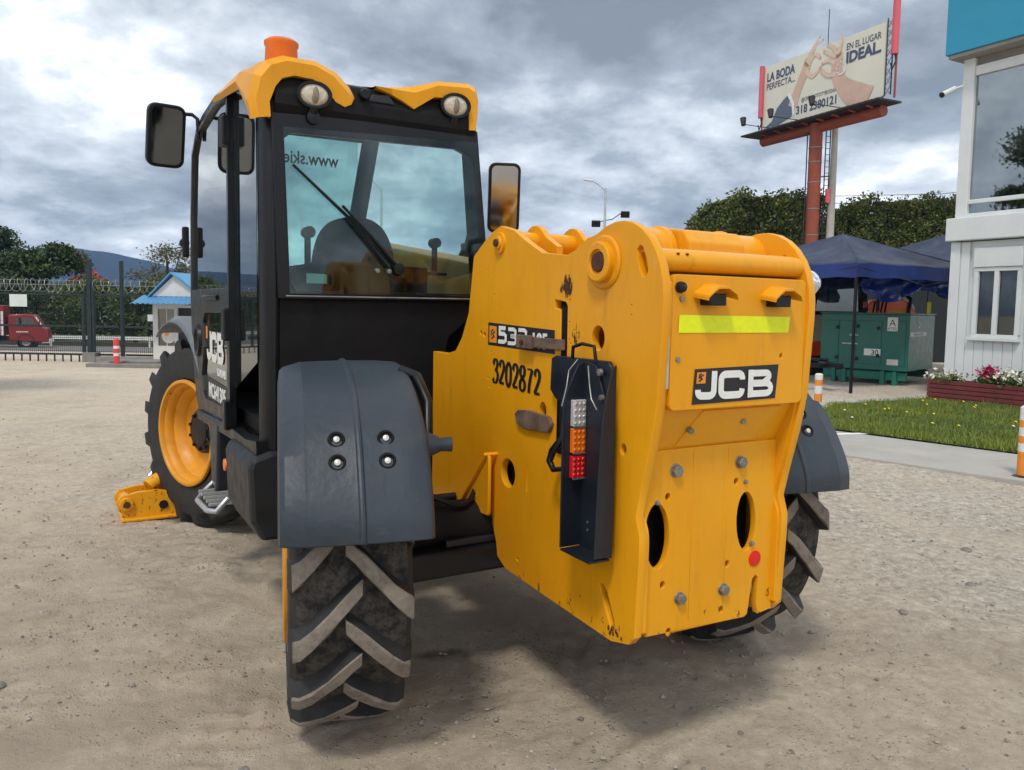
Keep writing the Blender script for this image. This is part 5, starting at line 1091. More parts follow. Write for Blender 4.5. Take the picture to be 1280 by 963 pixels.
# ---- guard house
def guardhouse():
    x, y = -12.05, 26.2; z = zgf(-12, 26)
    e_ = empty('guard_house', (x, y, z), R(0), 'small white guard house with a blue metal roof behind the front wheel', 'guard house')
    WW = mat('white_render', (.62, .62, .60), .9, 0, .08, 2, dirt=(.3, .28, .25), dirt_amt=.25); BR = mat('blue_sheet_roof', (.10, .30, .52), .45, .1, .08, 3)
    fr = lambda u0, z0: frame((u0, 0, z0), (1, 0, 0), (0, 0, 1))
    plate('front_wall', [(0, 0), (2.4, 0), (2.4, 2.15), (0, 2.15)], [[(.16, .62), (.72, .62), (.72, 1.86), (.16, 1.86)], [(.82, .05), (1.42, .05), (1.42, 1.9), (.82, 1.9)]], .12, fr(0, 0), WW, e_)
    MB().span((0, .065, 0), (.1, 2.5, 2.15)).build('side_wall', WW, e_); MB().span((2.3, .065, 0), (2.4, 2.5, 2.15)).build('side_wall', WW, e_); MB().span((0.1, 2.4, 0), (2.3, 2.5, 2.15)).build('back_wall', WW, e_)
    w_ = MB().span((.16, .0, .62), (.72, .02, 1.86)).build('window', GLSB, e_); MB().span((.43, -.01, .62), (.46, .03, 1.86)).build('window_bar', WW, w_)
    MB().span((.82, .03, .05), (1.42, .05, 1.9)).build('door', mat('dark_doorway', (.02, .022, .025), .6), e_)
    MB().lathe((.52, -.02, .95), (0, -1, 0), [(0, 0), (0, .24), (.02, .24), (.02, 0)], 24).build('round_emblem', WW, e_); MB().lathe((.45, -.045, 1.02), (0, -1, 0), [(0, 0), (0, .07), (.004, .07), (.004, 0)], 12).build('emblem_spot', ORGD, e_)
    MB().span((.12, .12, .1), (2.28, .16, 2.1)).build('dark_interior', mat('booth_shade_sheet', (.02, .022, .024), .9), e_)  # added dark sheet behind the window: the room's shade put into colour
    MB().span((1.1, -.08, 1.98), (1.3, -.06, 2.04)).build('wall_lamp', STEEL, e_)
    mb = MB()        # awning: corrugated strips
    for k in range(12):
        u = -.38 + k * .17; mb.add([(u, -.85, 2.02), (u + .085, -.85, 2.06), (u + .17, -.85, 2.02), (u, .0, 2.28), (u + .085, .0, 2.32), (u + .17, .0, 2.28)], [(0, 1, 4, 3), (1, 2, 5, 4)])
    o = mb.build('awning', BR, e_); q = o.modifiers.new('t', 'SOLIDIFY'); q.thickness = .02
    MB().prism([(0.0, 2.28), (1.6, 2.28), (.75, 2.98)], 'xz', -.10, -.04).build('gable', WW, e_)
    mb = MB(); mb.add([(-.15, -.2, 2.18), (.72, -.25, 3.06), (.72, 2.9, 3.06), (-.15, 2.9, 2.18)], [(0, 1, 2, 3)]); mb.add([(.72, -.25, 3.06), (1.85, -.2, 2.18), (1.85, 2.9, 2.18), (.72, 2.9, 3.06)], [(0, 1, 2, 3)])
    mb.add([(.72, -.1, 3.05), (3.2, -.1, 3.05), (3.2, -.4, 2.25), (1.85, -.4, 2.25)], [(0, 1, 2, 3)])
    o = mb.build('roof', BR, e_); q = o.modifiers.new('t', 'SOLIDIFY'); q.thickness = .04
guardhouse()

# ---- street lamps
def street_lamp(x, y, h, label, arm=-.95, floods=False):
    e_ = empty('street_lamp', (x, y, zgf(x, y)), 0, label, 'street lamp', 'street lamps along the road'); PM = GALV
    MB().tube([(0, 0, 0), (0, 0, h)], [.11, .06], 12).build('pole', PM, e_, 0, 60)
    MB().tube([(0, 0, h - .15), (arm * .5, 0, h + .2), (arm, 0, h + .42)], .035, 8).build('arm', PM, e_, 0, 60)
    MB().box((arm - .22, 0, h + .44), (.5, .22, .09), (0, 8, 0)).build('lamp_head', BW, e_, .03)
    if floods:
        MB().tube([(-.3, 0, 6.2 + .2), (.0, 0, 6.5), (.4, 0, 6.55), (.9, 0, 6.9)], .03, 6).build('bracket', BLK, e_)
        for dx, dz in ((1.15, 6.85), (-.5, 6.3)): MB().box((dx, 0, dz), (.5, .2, .36), (20, 0, 0)).build('floodlight', BLK, e_, .03)
street_lamp(5.15, 45, 8.3, 'street lamp with two floodlights above the boom pivot', -.8, True)
street_lamp(-7.6, 45, 8.9, 'street lamp seen through the rear cab window', -.5)
street_lamp(-16.5, 48, 12.0, 'street lamp seen through the cab quarter glass', -1.6)

# ---- billboard
def billboard():
    A = Vector((13.30, 43.0, 11.03)); B = Vector((16.50, 36.0, 11.50)); 
    u = (B - A); u.z = 0; Lw = u.length; u.normalize(); v = Vector((0, 0, 1)); M = frame((A.x, A.y, 11.25), u, v); H = 3.25; n = Vector((M[0][2], M[1][2], M[2][2]))
    e_ = empty('billboard', (14.9, 39.5, 0), 0, 'wedding advert billboard on a rust red steel column', 'billboard')
    inv = Matrix.Translation((-14.9, -39.5, 0)); M = inv @ M
    CR = mat('billboard_print', (.66, .64, .54), .6, 0, .05, .6); NV = mat('navy_print', (.06, .08, .15), .6); SK = mat('skin_print', (.58, .40, .31), .6, 0, .1, 1.5); SK2 = mat('skin_print_light', (.66, .49, .39), .6, 0, .1, 1.5); SLV = mat('sleeve_print', (.10, .13, .18), .6); CUF = mat('cuff_print', (.72, .74, .76), .6)
    CRR = mat('column_red', (.27, .060, .030), .6, .1, .15, 2, dirt=(.1, .05, .04), dirt_amt=.4); DKS = mat('dark_steel', (.035, .03, .035), .6, .3, .3, 5); PNK = mat('antenna_red', (.62, .10, .13), .5, 0, .06, 4)
    T = lambda a, b, c: M @ Vector((a, b, c))
    mb = MB(); P8 = [T(a, b, c) for c in (-.12, 0) for a, b in ((0, 0), (Lw, 0), (Lw, H), (0, H))]
    mb.add(P8, [(0, 3, 2, 1), (4, 5, 6, 7), (0, 1, 5, 4), (1, 2, 6, 5), (2, 3, 7, 6), (3, 0, 4, 7)]); pn = mb.build('panel', CR, e_)
    def txt(s_, a, b, h, w=None, bold=.02, m=NV, nm='lettering'):
        o = text(nm, s_, h, M @ Matrix.Translation((a, b, .012)), m, pn, bold, 1.0, 0, .002)
        if w:
            du = [(M.inverted() @ vv.co).x for vv in o.data.vertices]; k = w / (max(du) - min(du)); S_ = M @ Matrix.Translation((a, 0, 0)) @ Matrix.Diagonal((k, 1, 1, 1)) @ Matrix.Translation((-a, 0, 0)) @ M.inverted(); o.data.transform(S_)
    txt('LA BODA', .22, 2.46, .62, 2.0, .022); txt('PERFECTA...', .20, 2.02, .46, 2.05, .006)
    txt('EN EL LUGAR', 5.50, 2.62, .44, 1.95, .004); txt('IDEAL.', 5.50, 2.02, .70, 1.98, .030)
    txt('318 2380121', 2.42, .30, .56, 2.6, .016); txt('@CREADOTOTYBODAS', 2.75, .86, .26, 2.2, 0.0)
    lay = [0]
    def rib(pts, w, m, nm):
        lay[0] += 1; k = len(pts); mb = MB(); sp = spline(pts, 5); ws = np.interp(np.linspace(0, k - 1, len(sp)), range(k), w); ribbon(mb, sp, list(ws), M, .014 + lay[0] * .0025)
        a = sp[-1]; mb.add([M @ Vector((a[0] + ws[-1] / 2 * math.cos(t), a[1] + ws[-1] / 2 * math.sin(t), .014 + lay[0] * .0025)) for t in [k_ * math.pi / 6 for k_ in range(12)]], [tuple(range(12))]); mb.build(nm, m, pn)
    rib([(2.15, .75), (2.50, 1.55), (2.95, 2.35), (3.10, 2.75)], [.62, .52, .55, .50], SK, 'printed_arm')
    for pts, w in (([(3.05, 2.7), (3.3, 3.2), (3.85, 3.75)], [.20, .17, .11]), ([(3.1, 2.7), (3.5, 3.3), (4.08, 3.55)], [.20, .17, .12]), ([(3.15, 2.6), (3.55, 2.98), (3.92, 2.72)], [.22, .19, .14]), ([(3.0, 2.35), (3.45, 1.95), (3.95, 2.25)], [.26, .20, .15])): rib(pts, w, SK2, 'printed_finger')
    rib([(6.9, .0), (6.1, .45), (5.35, 1.1), (5.0, 1.7), (4.98, 2.3), (5.0, 2.65)], [1.3, 1.15, .75, .62, .66, .50], SK, 'printed_arm')
    for pts, w in (([(5.0, 2.6), (5.2, 3.0), (5.2, 3.45)], [.18, .15, .10]), ([(4.95, 2.6), (4.7, 3.0), (4.35, 3.2)], [.20, .16, .12]), ([(4.9, 2.5), (4.5, 2.75), (4.15, 2.98)], [.20, .17, .12]), ([(4.9, 2.2), (4.45, 2.45), (4.06, 2.40)], [.20, .18, .13]), ([(4.95, 1.7), (4.45, 1.75), (4.03, 2.08)], [.26, .2, .14])): rib(pts, w, SK2, 'printed_finger')
    for k in range(9): rib([(5.25 + .28 * math.cos(k * .7), 1.75 + .30 * math.sin(k * .7) + .1), (5.3 + .28 * math.cos(k * .7 + .5), 1.8 + .30 * math.sin(k * .7 + .5) + .1)], [.07, .05], CUF, 'printed_lace')
    mb = MB(); mb.add([M @ Vector((a, b, .013)) for a, b in ((.16, .05), (.7, .30), (1.05, .9), (1.5, 1.25), (1.85, 1.45), (2.12, 1.0), (2.2, .55), (2.12, .25), (1.2, .02))], [tuple(range(9))]); mb.build('printed_sleeve', SLV, pn)
    mb = MB(); mb.add([M @ Vector((a, b, .030)) for a, b in ((1.75, 1.45), (1.98, 1.48), (2.28, .95), (2.34, .30), (2.20, .28), (2.12, .9))], [tuple(range(6))]); mb.build('printed_cuff', CUF, pn)
    # catwalk, beam, column
    mb = MB(); q = [T(a, b, c) for b in (-.38, -.30) for a, c in ((-.6, -.5), (Lw + .6, -.5), (Lw + .6, .95), (-.6, .95))]; mb.add(q, [(0, 3, 2, 1), (4, 5, 6, 7), (0, 1, 5, 4), (1, 2, 6, 5), (2, 3, 7, 6), (3, 0, 4, 7)]); mb.build('catwalk', DKS, e_)
    for k in range(24): MB().tube([T(.1 + k * Lw / 23.5, -.30, .1), T(.25 + k * Lw / 23.5, .0, .05)], .03, 5).build('catwalk_bracket', DKS, e_)
    MB().tube([T(.0, -.62, -.1), T(Lw, -.62, -.1)], .27, 18).build('main_beam', CRR, e_, 0, 50)
    for k in range(8): MB().span((0, 0, 0), (.001, .001, .001)) if False else MB().tube([T(.5 + k * .97, -.5, -.3), T(.5 + k * .97, -.34, .6)], .07, 6).build('cross_arm', CRR, e_)
    MB().lathe((0, 0, -.5), (0, 0, 1), [(0, .33), (11.3, .31), (11.35, 0)], 28).build('column', CRR, e_, 0, 40)
    for z_ in (9.6, 8.9, 7.9, 6.6, 5.3): MB().lathe((0, 0, z_), (0, 0, 1), [(0, .335), (.04, .335)], 24).build('column_band', STEEL, e_)
    MB().tube([(-.42, 0, 0), (-.42, 0, 10.4)], .03, 6).build('conduit', DKS, e_); 
    lad = empty('ladder', parent=e_)
    for dx in (.50, .72): MB().tube([(dx, 0, 1), (dx, 0, 10.6)], .028, 6).build('stile', DKS, lad)
    for k in range(32): MB().tube([(.50, 0, 1.2 + k * .3), (.72, 0, 1.2 + k * .3)], .016, 5).build('rung', DKS, lad)
    # lattice edge, antennas, floodlights, mast
    for k in range(8):
        z_ = k * .42; MB().tube([T(Lw + .05, z_, -.05), T(Lw + .35, z_ + .42, -.05)], .022, 5).build('lattice_bar', STEEL, e_); MB().tube([T(Lw + .35, z_, -.05), T(Lw + .05, z_ + .42, -.05)], .022, 5).build('lattice_bar', STEEL, e_)
    for a in (.05, .36): MB().tube([T(Lw + a, 0, -.05), T(Lw + a, 3.4, -.05)], .03, 6).build('lattice_post', DKS, e_)
    for (a, b0, b1, w_) in ((-.05, .62, 3.35, .13), (Lw + .62, 1.65, 4.15, .16)):
        mb = MB(); p0 = T(a, b0, .12); p1 = T(a, b1, .12); mb.tube([p0, p1], w_, 14); mb.build('panel_antenna', PNK, e_, .02, 50)
        MB().tube([T(a, -.2, 0), T(a, b1, 0)], .05, 6).build('antenna_mount', CRR, e_)
        MB().tube([T(a, b0, .1), T(a + .05, b0 - .3, .1), T(a - .15, b0 - .6, .05), T(a - .3, b0 - .3, .0)], .03, 5).build('antenna_cable', DKS, e_)
    for a, c in ((.7, 1.9), (2.7, 1.9), (5.4, 1.9)):
        MB().tube([T(a + .9, -.32, .5), T(a, .05 - .1, c)], .022, 5).build('lamp_arm', DKS, e_); MB().tube([T(a, -.1, c), T(a - .1, .28, c - .05)], [.12, .17], 8).build('floodlight', DKS, e_)
    MB().tube([T(4.15, 3.0, -.2), T(4.15, 5.0, -.2)], .02, 5).build('whip_mast', DKS, e_)
billboard()
cp = empty('concrete_pole', (15.75, 39.4, 0), 0, 'grey concrete utility pole beside the red billboard column', 'pole')
MB().tube([(0, 0, 0), (.05, 0, 10.7)], [.24, .14], 14).build('shaft', mat('pole_concrete', (.40, .38, .34), .9, 0, .12, 3), cp, 0, 60)
MB().span((-.32, -.2, 6.9), (-.12, 0, 7.6)).build('junction_box', bpy.data.materials['antenna_red'], cp, .03)
for z_ in (5.4, 6.1, 8.2): MB().tube([(-.55, 0, z_), (.1, 0, z_ + .06)], .03, 6).build('bracket', bpy.data.materials['dark_steel'], cp)
pl = MB()
for dz in (0, .35): pl.tube([(15.9, 39.3, 6.9 + dz), (20, 37, 6.75 + dz), (26, 33, 7.3 + dz)], .014, 5)
tag(pl.build('overhead_cable', BLK), 'pair of thin overhead cables above the right hedge', 'cable')

# ---- lawn, paths, planters
GRS = mat('lawn_soil', (.045, .065, .018), .95, 0, .4, 2.0)
LAWN = [(3.90, 9.66), (4.02, 10.62), (5.0, 12.1), (6.72, 13.0), (7.05, 13.05), (8.6, 10.75), (10.5, 8.0), (9.0, 5.2), (6.8, 6.5), (5.35, 8.05)]
strip('lawn', LAWN, GRS, .045)
PAV = mat('pale_concrete_path', (.42, .40, .36), .9, 0, .10, 1.2, .35, 60, dirt=(.22, .20, .17), dirt_amt=.35, dirt_scale=2)
def slab_strip(name, pts, m, h):
    mb = MB(); mb.prism(pts, 'xy', -.05, h); o = mb.build(name, m, None, .01); tag(o, kind='structure')
slab_strip('path', [(2.2, 9.9), (3.33, 8.0), (4.33, 6.96), (6.0, 5.35), (8.0, 3.8), (9.0, 5.2), (6.8, 6.5), (5.35, 8.02), (3.86, 9.62), (3.3, 11.0)], PAV, .035)
slab_strip('kerb', [(3.86, 10.72), (4.9, 12.2), (6.72, 13.2), (7.0, 13.3), (7.0, 13.08), (5.02, 12.02), (4.0, 10.6)], PAV, .075)
q_ = MB(); q_.add([(3.40, 9.0, .0385), (4.30, 9.25, .0385), (4.26, 9.35, .0385), (3.36, 9.12, .0385)], [(0, 1, 2, 3)]); tag(q_.build('painted_line', mat('white_line_paint', (.75, .75, .73), .8)), kind='structure')
def blades():
    rs = np.random.RandomState(8); P = np.array(LAWN); n = 60000
    x = rs.uniform(3.8, 8.2, n * 2); y = rs.uniform(5.3, 13.2, n * 2)
    inside = np.zeros(len(x), bool); j = len(P) - 1
    for i in range(len(P)):
        c = ((P[i, 1] > y) != (P[j, 1] > y)) & (x < (P[j, 0] - P[i, 0]) * (y - P[i, 1]) / (P[j, 1] - P[i, 1] + 1e-12) + P[i, 0]); inside ^= c; j = i
    x, y = x[inside], y[inside]; n = len(x); z = np.full(n, .04)
    h = (.035 + .05 * rs.rand(n)) * (1 + .9 * vnoise(x, y, 2.5, 5) + .8 * (rs.rand(n) > .985)); w = .004 + .003 * rs.rand(n); a = rs.rand(n) * 6.28; lx = rs.randn(n) * .03; ly = rs.randn(n) * .03
    q = np.stack([np.stack([x - w * np.cos(a), y - w * np.sin(a), z], 1), np.stack([x + w * np.cos(a), y + w * np.sin(a), z], 1), np.stack([x + lx, y + ly, z + h], 1)], 1).reshape(-1, 3)
    me = bpy.data.meshes.new('grass'); me.vertices.add(3 * n); me.vertices.foreach_set('co', q.ravel()); me.loops.add(3 * n); me.loops.foreach_set('vertex_index', np.arange(3 * n, dtype=np.int32)); me.polygons.add(n); me.polygons.foreach_set('loop_start', np.arange(n, dtype=np.int32) * 3); me.update(calc_edges=True)
    tag(link('grass', me, leaf_mat('grass_blades', (.060, .115, .016), (.25, .29, .08))), 'uneven green lawn dotted with small yellow flowers', 'grass', kind='stuff')
    DA = mat('dandelion_yellow', (.85, .60, .02), .6); WD = mat('clover_white', (.75, .74, .62), .6)
    pts = [(4.55, 10.6), (5.15, 11.3), (5.05, 10.5), (5.3, 10.9), (5.35, 10.5), (5.4, 9.35), (5.9, 9.1), (6.25, 9.6), (6.1, 11.4), (6.3, 11.9), (6.75, 11.6), (6.7, 11.2), (4.35, 9.9), (6.5, 10.9), (6.5, 9.35), (5.6, 11.9), (5.0, 9.2), (6.2, 8.3), (5.9, 7.9), (5.5, 10.1), (6.6, 12.1)]
    for i, (a, b) in enumerate(pts):
        e_ = empty('lawn_flower', (a, b, .04), 0, 'small yellow dandelion in the lawn' if i % 6 else 'small pale clover flower in the lawn', 'flower', 'yellow dandelions in the lawn' if i % 6 else 'pale clover flowers in the lawn'); hh = .10 + .05 * rs.rand()
        MB().tube([(0, 0, 0), (.01, 0, hh)], .003, 5).build('stem', LF_MID, e_); MB().lathe((.01, 0, hh), (.1, -.4, .9), [(-.004, 0), (0, .014), (.004, .016), (.008, .009), (.009, 0)], 12).build('flower_head', DA if i % 6 else WD, e_)
blades()
PLK = mat('maroon_plank', (.17, .028, .028), .55, 0, .2, 6, .3, 60, dirt=(.1, .06, .05), dirt_amt=.4)
def planter(ax, ay, bx_, by_, label, flowers):
    a = Vector((ax, ay, 0)); b = Vector((bx_, by_, 0)); L_ = (b - a).length; ang = math.atan2(by_ - ay, bx_ - ax)
    e_ = empty('planter', (ax, ay, 0), ang, label, 'planter', None); dep = .36
    for k in range(5):
        z0 = .04 + k * .072
        for nm, c, d in (('plank', (L_ / 2, 0, z0 + .033), (L_, .024, .062)), ('plank', (L_ / 2, dep, z0 + .033), (L_, .024, .062)), ('plank', (.012, dep / 2, z0 + .033), (.024, dep - .03, .062)), ('plank', (L_ - .012, dep / 2, z0 + .033), (.024, dep - .03, .062))): MB().box(c, d).build(nm, PLK, e_, .004)
    for xx in (.04, L_ - .04): MB().box((xx, .03, .20), (.05, .03, .40)).build('corner_batten', PLK, e_, .004)
    MB().span((.03, .03, .05), (L_ - .03, dep - .03, .33)).build('soil', mat('planter_soil', (.04, .03, .02), 1) if 'planter_soil' not in bpy.data.materials else bpy.data.materials['planter_soil'], e_)
    for (fx, nm, fm, lab, hh, sp) in flowers:
        rs = np.random.RandomState(int(fx * 100) + 5); p_ = empty(nm, (ax + math.cos(ang) * fx - math.sin(ang) * .18, ay + math.sin(ang) * fx + math.cos(ang) * .18, .33), 0, lab, 'plant')
        n = 420; Q = rs.randn(n, 3) * np.array([sp * .5, .10, hh * .25]); Q[:, 2] = np.abs(Q[:, 2]) + .01 + rs.rand(n) * hh * .45; link('foliage', leaves_mesh('foliage', Q, .035, rs), LF_MID, p_)
        n = 400; Q = rs.randn(n, 3) * np.array([sp * .5, .10, hh * .22]); Q[:, 2] = hh * .55 + np.abs(Q[:, 2]); c0 = np.repeat(Q[:n // 4], 4, 0)[:n] + rs.randn(n // 4 * 4, 3)[:n] * .022; link('blossom', leaves_mesh('blossom', c0, .030, rs), fm, p_)
MAG = mat('magenta_petals', (.50, .01, .10), .5, 0, .2, 20); WPET = mat('white_petals', (.78, .76, .66), .5, 0, .05, 20); CRM = mat('crimson_petals', (.55, .012, .035), .5, 0, .2, 20)
planter(6.98, 13.05, 7.92, 11.75, 'maroon plank planter left, by the building corner', [(.22, 'leafy_plant', WPET, 'low leafy plant with few pale flowers at the planter corner', .17, .20), (.88, 'flowering_plant', MAG, 'magenta flowers left of the white ones in the planter', .28, .13), (1.22, 'flowering_plant', WPET, 'white flowers in the maroon planter under the window', .27, .22)])
planter(7.97, 11.68, 9.0, 10.0, 'maroon plank planter right, cut by the photo edge', [(.35, 'flowering_plant', CRM, 'crimson flowers in the right maroon planter', .26, .26), (.95, 'flowering_plant', CRM, 'crimson flowers at the right edge of the photo', .26, .25)])

# ---- white two storey site office
def office():
    c = Vector((7.62, 13.65)); ang = math.atan2(-.875, .485); e_ = empty('site_office', (c.x, c.y, 0), ang, 'white two storey container office with large upper window and blue fascia', 'building')
    # local: x along the facade towards the camera side, y away behind the facade (outside is -y)
    WP = mat('white_painted_steel', (.68, .71, .71), .45, 0, .05, 1.5, dirt=(.35, .33, .28), dirt_amt=.22, dirt_scale=1.2); DKI = mat('dark_interior', (.03, .035, .035), .8)
    BLU = mat('blue_fascia', (.02, .26, .42), .4, 0, .06, 1)
    Lf = 6.0
    # lower storey: trapezoid-ribbed cladding boards around the window opening
    w0, w1, zb, zt = .42, 1.14, 1.10, 2.26
    k = 0; x_ = .14
    while x_ < Lf:
        x2 = min(x_ + .158, Lf)
        segs = [(0.02, 2.72)]
        if x2 > w0 - .03 and x_ < w1 + .03: segs = [(0.02, zb - .02)]
        for (a, b) in segs: MB().span((x_, .0, a), (x2 - .006, .04, b)).build('cladding_board', WP, e_, .006)
        x_ = x2
    MB().span((.14, .036, .02), (Lf, .06, 2.72)).build('backing_wall', WP, e_) if False else None
    for (a, b, c0, c1) in ((.14, w0 - .0, .02, 2.72), (w1, Lf, .02, 2.72), (w0, w1, .02, zb), (w0, w1, zt, 2.72)): MB().span((a, .042, c0), (b, .07, c1)).build('backing_sheet', WP, e_)
    MB().span((-.03, -.03, 0), (.135, .12, 2.72)).build('corner_column', WP, e_, .01)
    MB().span((-.02, .12, 0), (.03, 5, 2.72)).build('end_wall', WP, e_)
    MB().span((w0 - .03, -.05, zt + .02), (w1 + .04, .0, zt + .34)).build('shutter_box', WP, e_, .008)
    wn = empty('window', parent=e_)
    MB().span((w0 - .02, -.03, zt - .05), (w1 + .02, .05, zt + .015)).build('frame', WP, wn, .006); MB().span((w0 - .02, -.03, zb), (w1 + .02, .05, zb + .06)).build('frame', WP, wn, .006)
    for a in (w0 - .02, (w0 + w1) / 2 - .045, w1 - .04): MB().span((a, -.028, zb + .061), (a + .075, .048, zt - .051)).build('frame', WP, wn, .006)
    MB().span((w0, .02, zb + .06), (w1, .026, zt - .05)).build('pane', glass('office_glass', (.25, .30, .30), extra=.05), wn)
    MB().span((w0 - .06, -.08, zb - .05), (w1 + .06, .02, zb - .001)).build('sill', WP, wn, .006)
    # ledge between storeys and upper floor
    MB().span((-.09, -.12, 2.74), (Lf, .30, 3.13)).build('floor_ledge', WP, e_, .015)
    MB().span((.0, -.02, 3.132), (.20, .16, 5.80)).build('corner_column', WP, e_, .012)
    MB().span((.0, .16, 3.132), (.05, 5, 5.8)).build('end_wall', WP, e_)
    MB().span((.20, .0, 3.132), (Lf, .14, 3.20)).build('sill_rail', WP, e_, .008); MB().span((.20, .0, 3.36), (Lf, .12, 3.43)).build('transom', WP, e_, .008); MB().span((.20, .0, 5.50), (Lf, .14, 5.66)).build('header', WP, e_, .01)
    MB().span((.2, .05, 5.66), (Lf, .1, 5.80)).build('vent_strip', mat('grey_vent', (.25, .24, .22), .6), e_)
    uw = MB().span((.20, .05, 3.43), (Lf, .065, 5.50)).build('upper_window', glass('upper_office_glass', (.22, .36, .36), extra=.30), e_); MB().span((.20, .05, 3.20), (Lf, .065, 3.36)).build('upper_window', bpy.data.materials['upper_office_glass'], e_)
    MB().span((.06, .9, 3.2), (Lf, 4.8, 5.7)).build('interior', DKI, e_); MB().span((.2, .5, .1), (Lf, 4.8, 2.6)).build('interior', DKI, e_)
    MB().span((-.16, -.30, 5.86), (Lf, 5, 7.6)).build('fascia', BLU, e_, .01); MB().span((-.12, -.26, 5.80), (Lf, 5, 5.858)).build('fascia_soffit', mat('soffit', (.3, .28, .26), .8), e_)
    MB().cyl((1.32, -.02, 2.60), (1.32, -.02, 2.74), .03, 8).build('pipe_stub', STEEL, e_)
    cm = empty('security_camera', parent=None); cm.location = (7.55, 13.60, 5.35); tag(cm, 'small white security camera on the office corner column', 'camera')
    MB().tube([(.02, -.02, 0), (-.14, -.06, -.06)], .02, 8).build('mount_arm', WP, cm); MB().tube([(-.12, -.05, -.05), (-.36, -.10, -.17)], .045, 12).build('camera_body', WP, cm, 0, 50); MB().tube([(-.355, -.098, -.168), (-.375, -.103, -.178)], .048, 12).build('lens_hood', BLK, cm, 0, 50)
office()

# ---- blue canopies
def canopy(x, y, ang, w, label, poles, zt=2.98, ze=2.34):
    e_ = empty('canopy_tent', (x, y, 0), ang, label, 'tent'); NB = CAN; h = w / 2
    mb = MB(); n = 10
    def sag(i, t): return -0.07 * math.sin(math.pi * t)
    cs = [(-h, -h), (h, -h), (h, h), (-h, h)]
    for k in range(4):
        a, b = cs[k], cs[(k + 1) % 4]; V = []
        for i in range(n + 1):
            for j in range(n + 1):
                t = i / n; u = j / n; px, py = a[0] + (b[0] - a[0]) * u, a[1] + (b[1] - a[1]) * u
                V.append((px * (1 - t), py * (1 - t), ze + (zt - ze) * t - .09 * math.sin(math.pi * t) * math.sin(math.pi * u) + .012 * math.sin(u * 17 + k) * (1 - t)))
        mb.add(V, [(i * (n + 1) + j, i * (n + 1) + j + 1, (i + 1) * (n + 1) + j + 1, (i + 1) * (n + 1) + j) for i in range(n) for j in range(n)])
    o = mb.build('canopy', NB, e_, 0, 60); q = o.modifiers.new('t', 'SOLIDIFY'); q.thickness = .01
    mb = MB()
    for k in range(4):
        a, b = cs[k], cs[(k + 1) % 4]; V = []
        for i in range(25):
            u = i / 24; px, py = (a[0] + (b[0] - a[0]) * u) * 1.005, (a[1] + (b[1] - a[1]) * u) * 1.005; wv = .02 * math.sin(u * 21 + k * 2)
            V += [(px, py, ze + .0), (px + wv * .3, py + wv * .3, ze - .12), (px + wv, py + wv, ze - .25 + .012 * math.sin(u * 30))]
        mb.add(V, [(i * 3 + j, i * 3 + j + 1, i * 3 + j + 4, i * 3 + j + 3) for i in range(24) for j in range(2)])
    mb.build('valance', CAN2, e_, 0, 60)
    for (px, py) in poles: MB().span((px * h - .022, py * h - .022, 0), (px * h + .022, py * h + .022, ze - .0)).build('leg', BLK, e_, .003)
    for k in range(4):
        a, b = cs[k], cs[(k + 1) % 4]; MB().tube([(a[0], a[1], ze - .06), ((a[0] + b[0]) / 2, (a[1] + b[1]) / 2, ze - .35), (b[0], b[1], ze - .06)], .012, 5).build('scissor_bar', BLK, e_)
    return e_
CAN = mat('navy_canopy_top', (.022, .034, .075), .7, 0, .2, 1.5, dirt=(.09, .10, .13), dirt_amt=.5, dirt_scale=1.5); CAN2 = mat('royal_blue_valance', (.010, .032, .19), .5, 0, .3, 2)
cA = math.atan2(1.5, 2.75)
canopy(6.12 + 1.9 * math.cos(cA) * .72 - .30, 14.5 + 2.35, R(28), 3.9, 'navy blue canopy tent over the green generator', [(-.98, -.98), (.98, -.98), (.98, .98), (-.98, .98)], 3.16, 2.38)
canopy(11.0, 19.6, R(28), 4.2, 'second navy canopy tent partly hidden behind the white office', [(-.98, -.98), (-.98, .98), (.98, .98)], 3.55, 2.62)
mb = MB(); V = []; K = 40          # gathered side curtain hanging from the eave
for i in range(K + 1):
    u = i / K; x = 6.5 + u * 2.45; y = 14.75 + u * .95; d = .22 + .27 * abs(math.sin(u * math.pi * 1.5 + .25)) ** 1.6 * (1 - .3 * u)
    for j in range(7):
        t = j / 6; V.append((x + .03 * math.sin(t * 7 + u * 9), y - .05 - .09 * math.sin(u * 34 + t * 3) * t - .06 * math.sin(t * 9 + u * 13), 2.16 - d * t))
mb.add(V, [(i * 7 + j, i * 7 + j + 1, i * 7 + j + 8, i * 7 + j + 7) for i in range(K) for j in range(6)]); tag(mb.build('gathered_curtain', mat('royal_blue_tarp', (.006, .022, .15), .32, 0, .3, 2, coat=.3), None, 0, 60), 'rolled up blue side curtain sagging above the generator', 'curtain')
tag(MB().prism([(5.9, 0), (14, 0), (14, 2.9), (5.9, 2.9)], 'xz', 24.0, 24.2).build('dark_backdrop', mat('backdrop_dark', (.02, .024, .026), .9)), 'dark upright backdrop behind the parked machines', 'wall')  # plain near-black sheet closing the view behind the machines

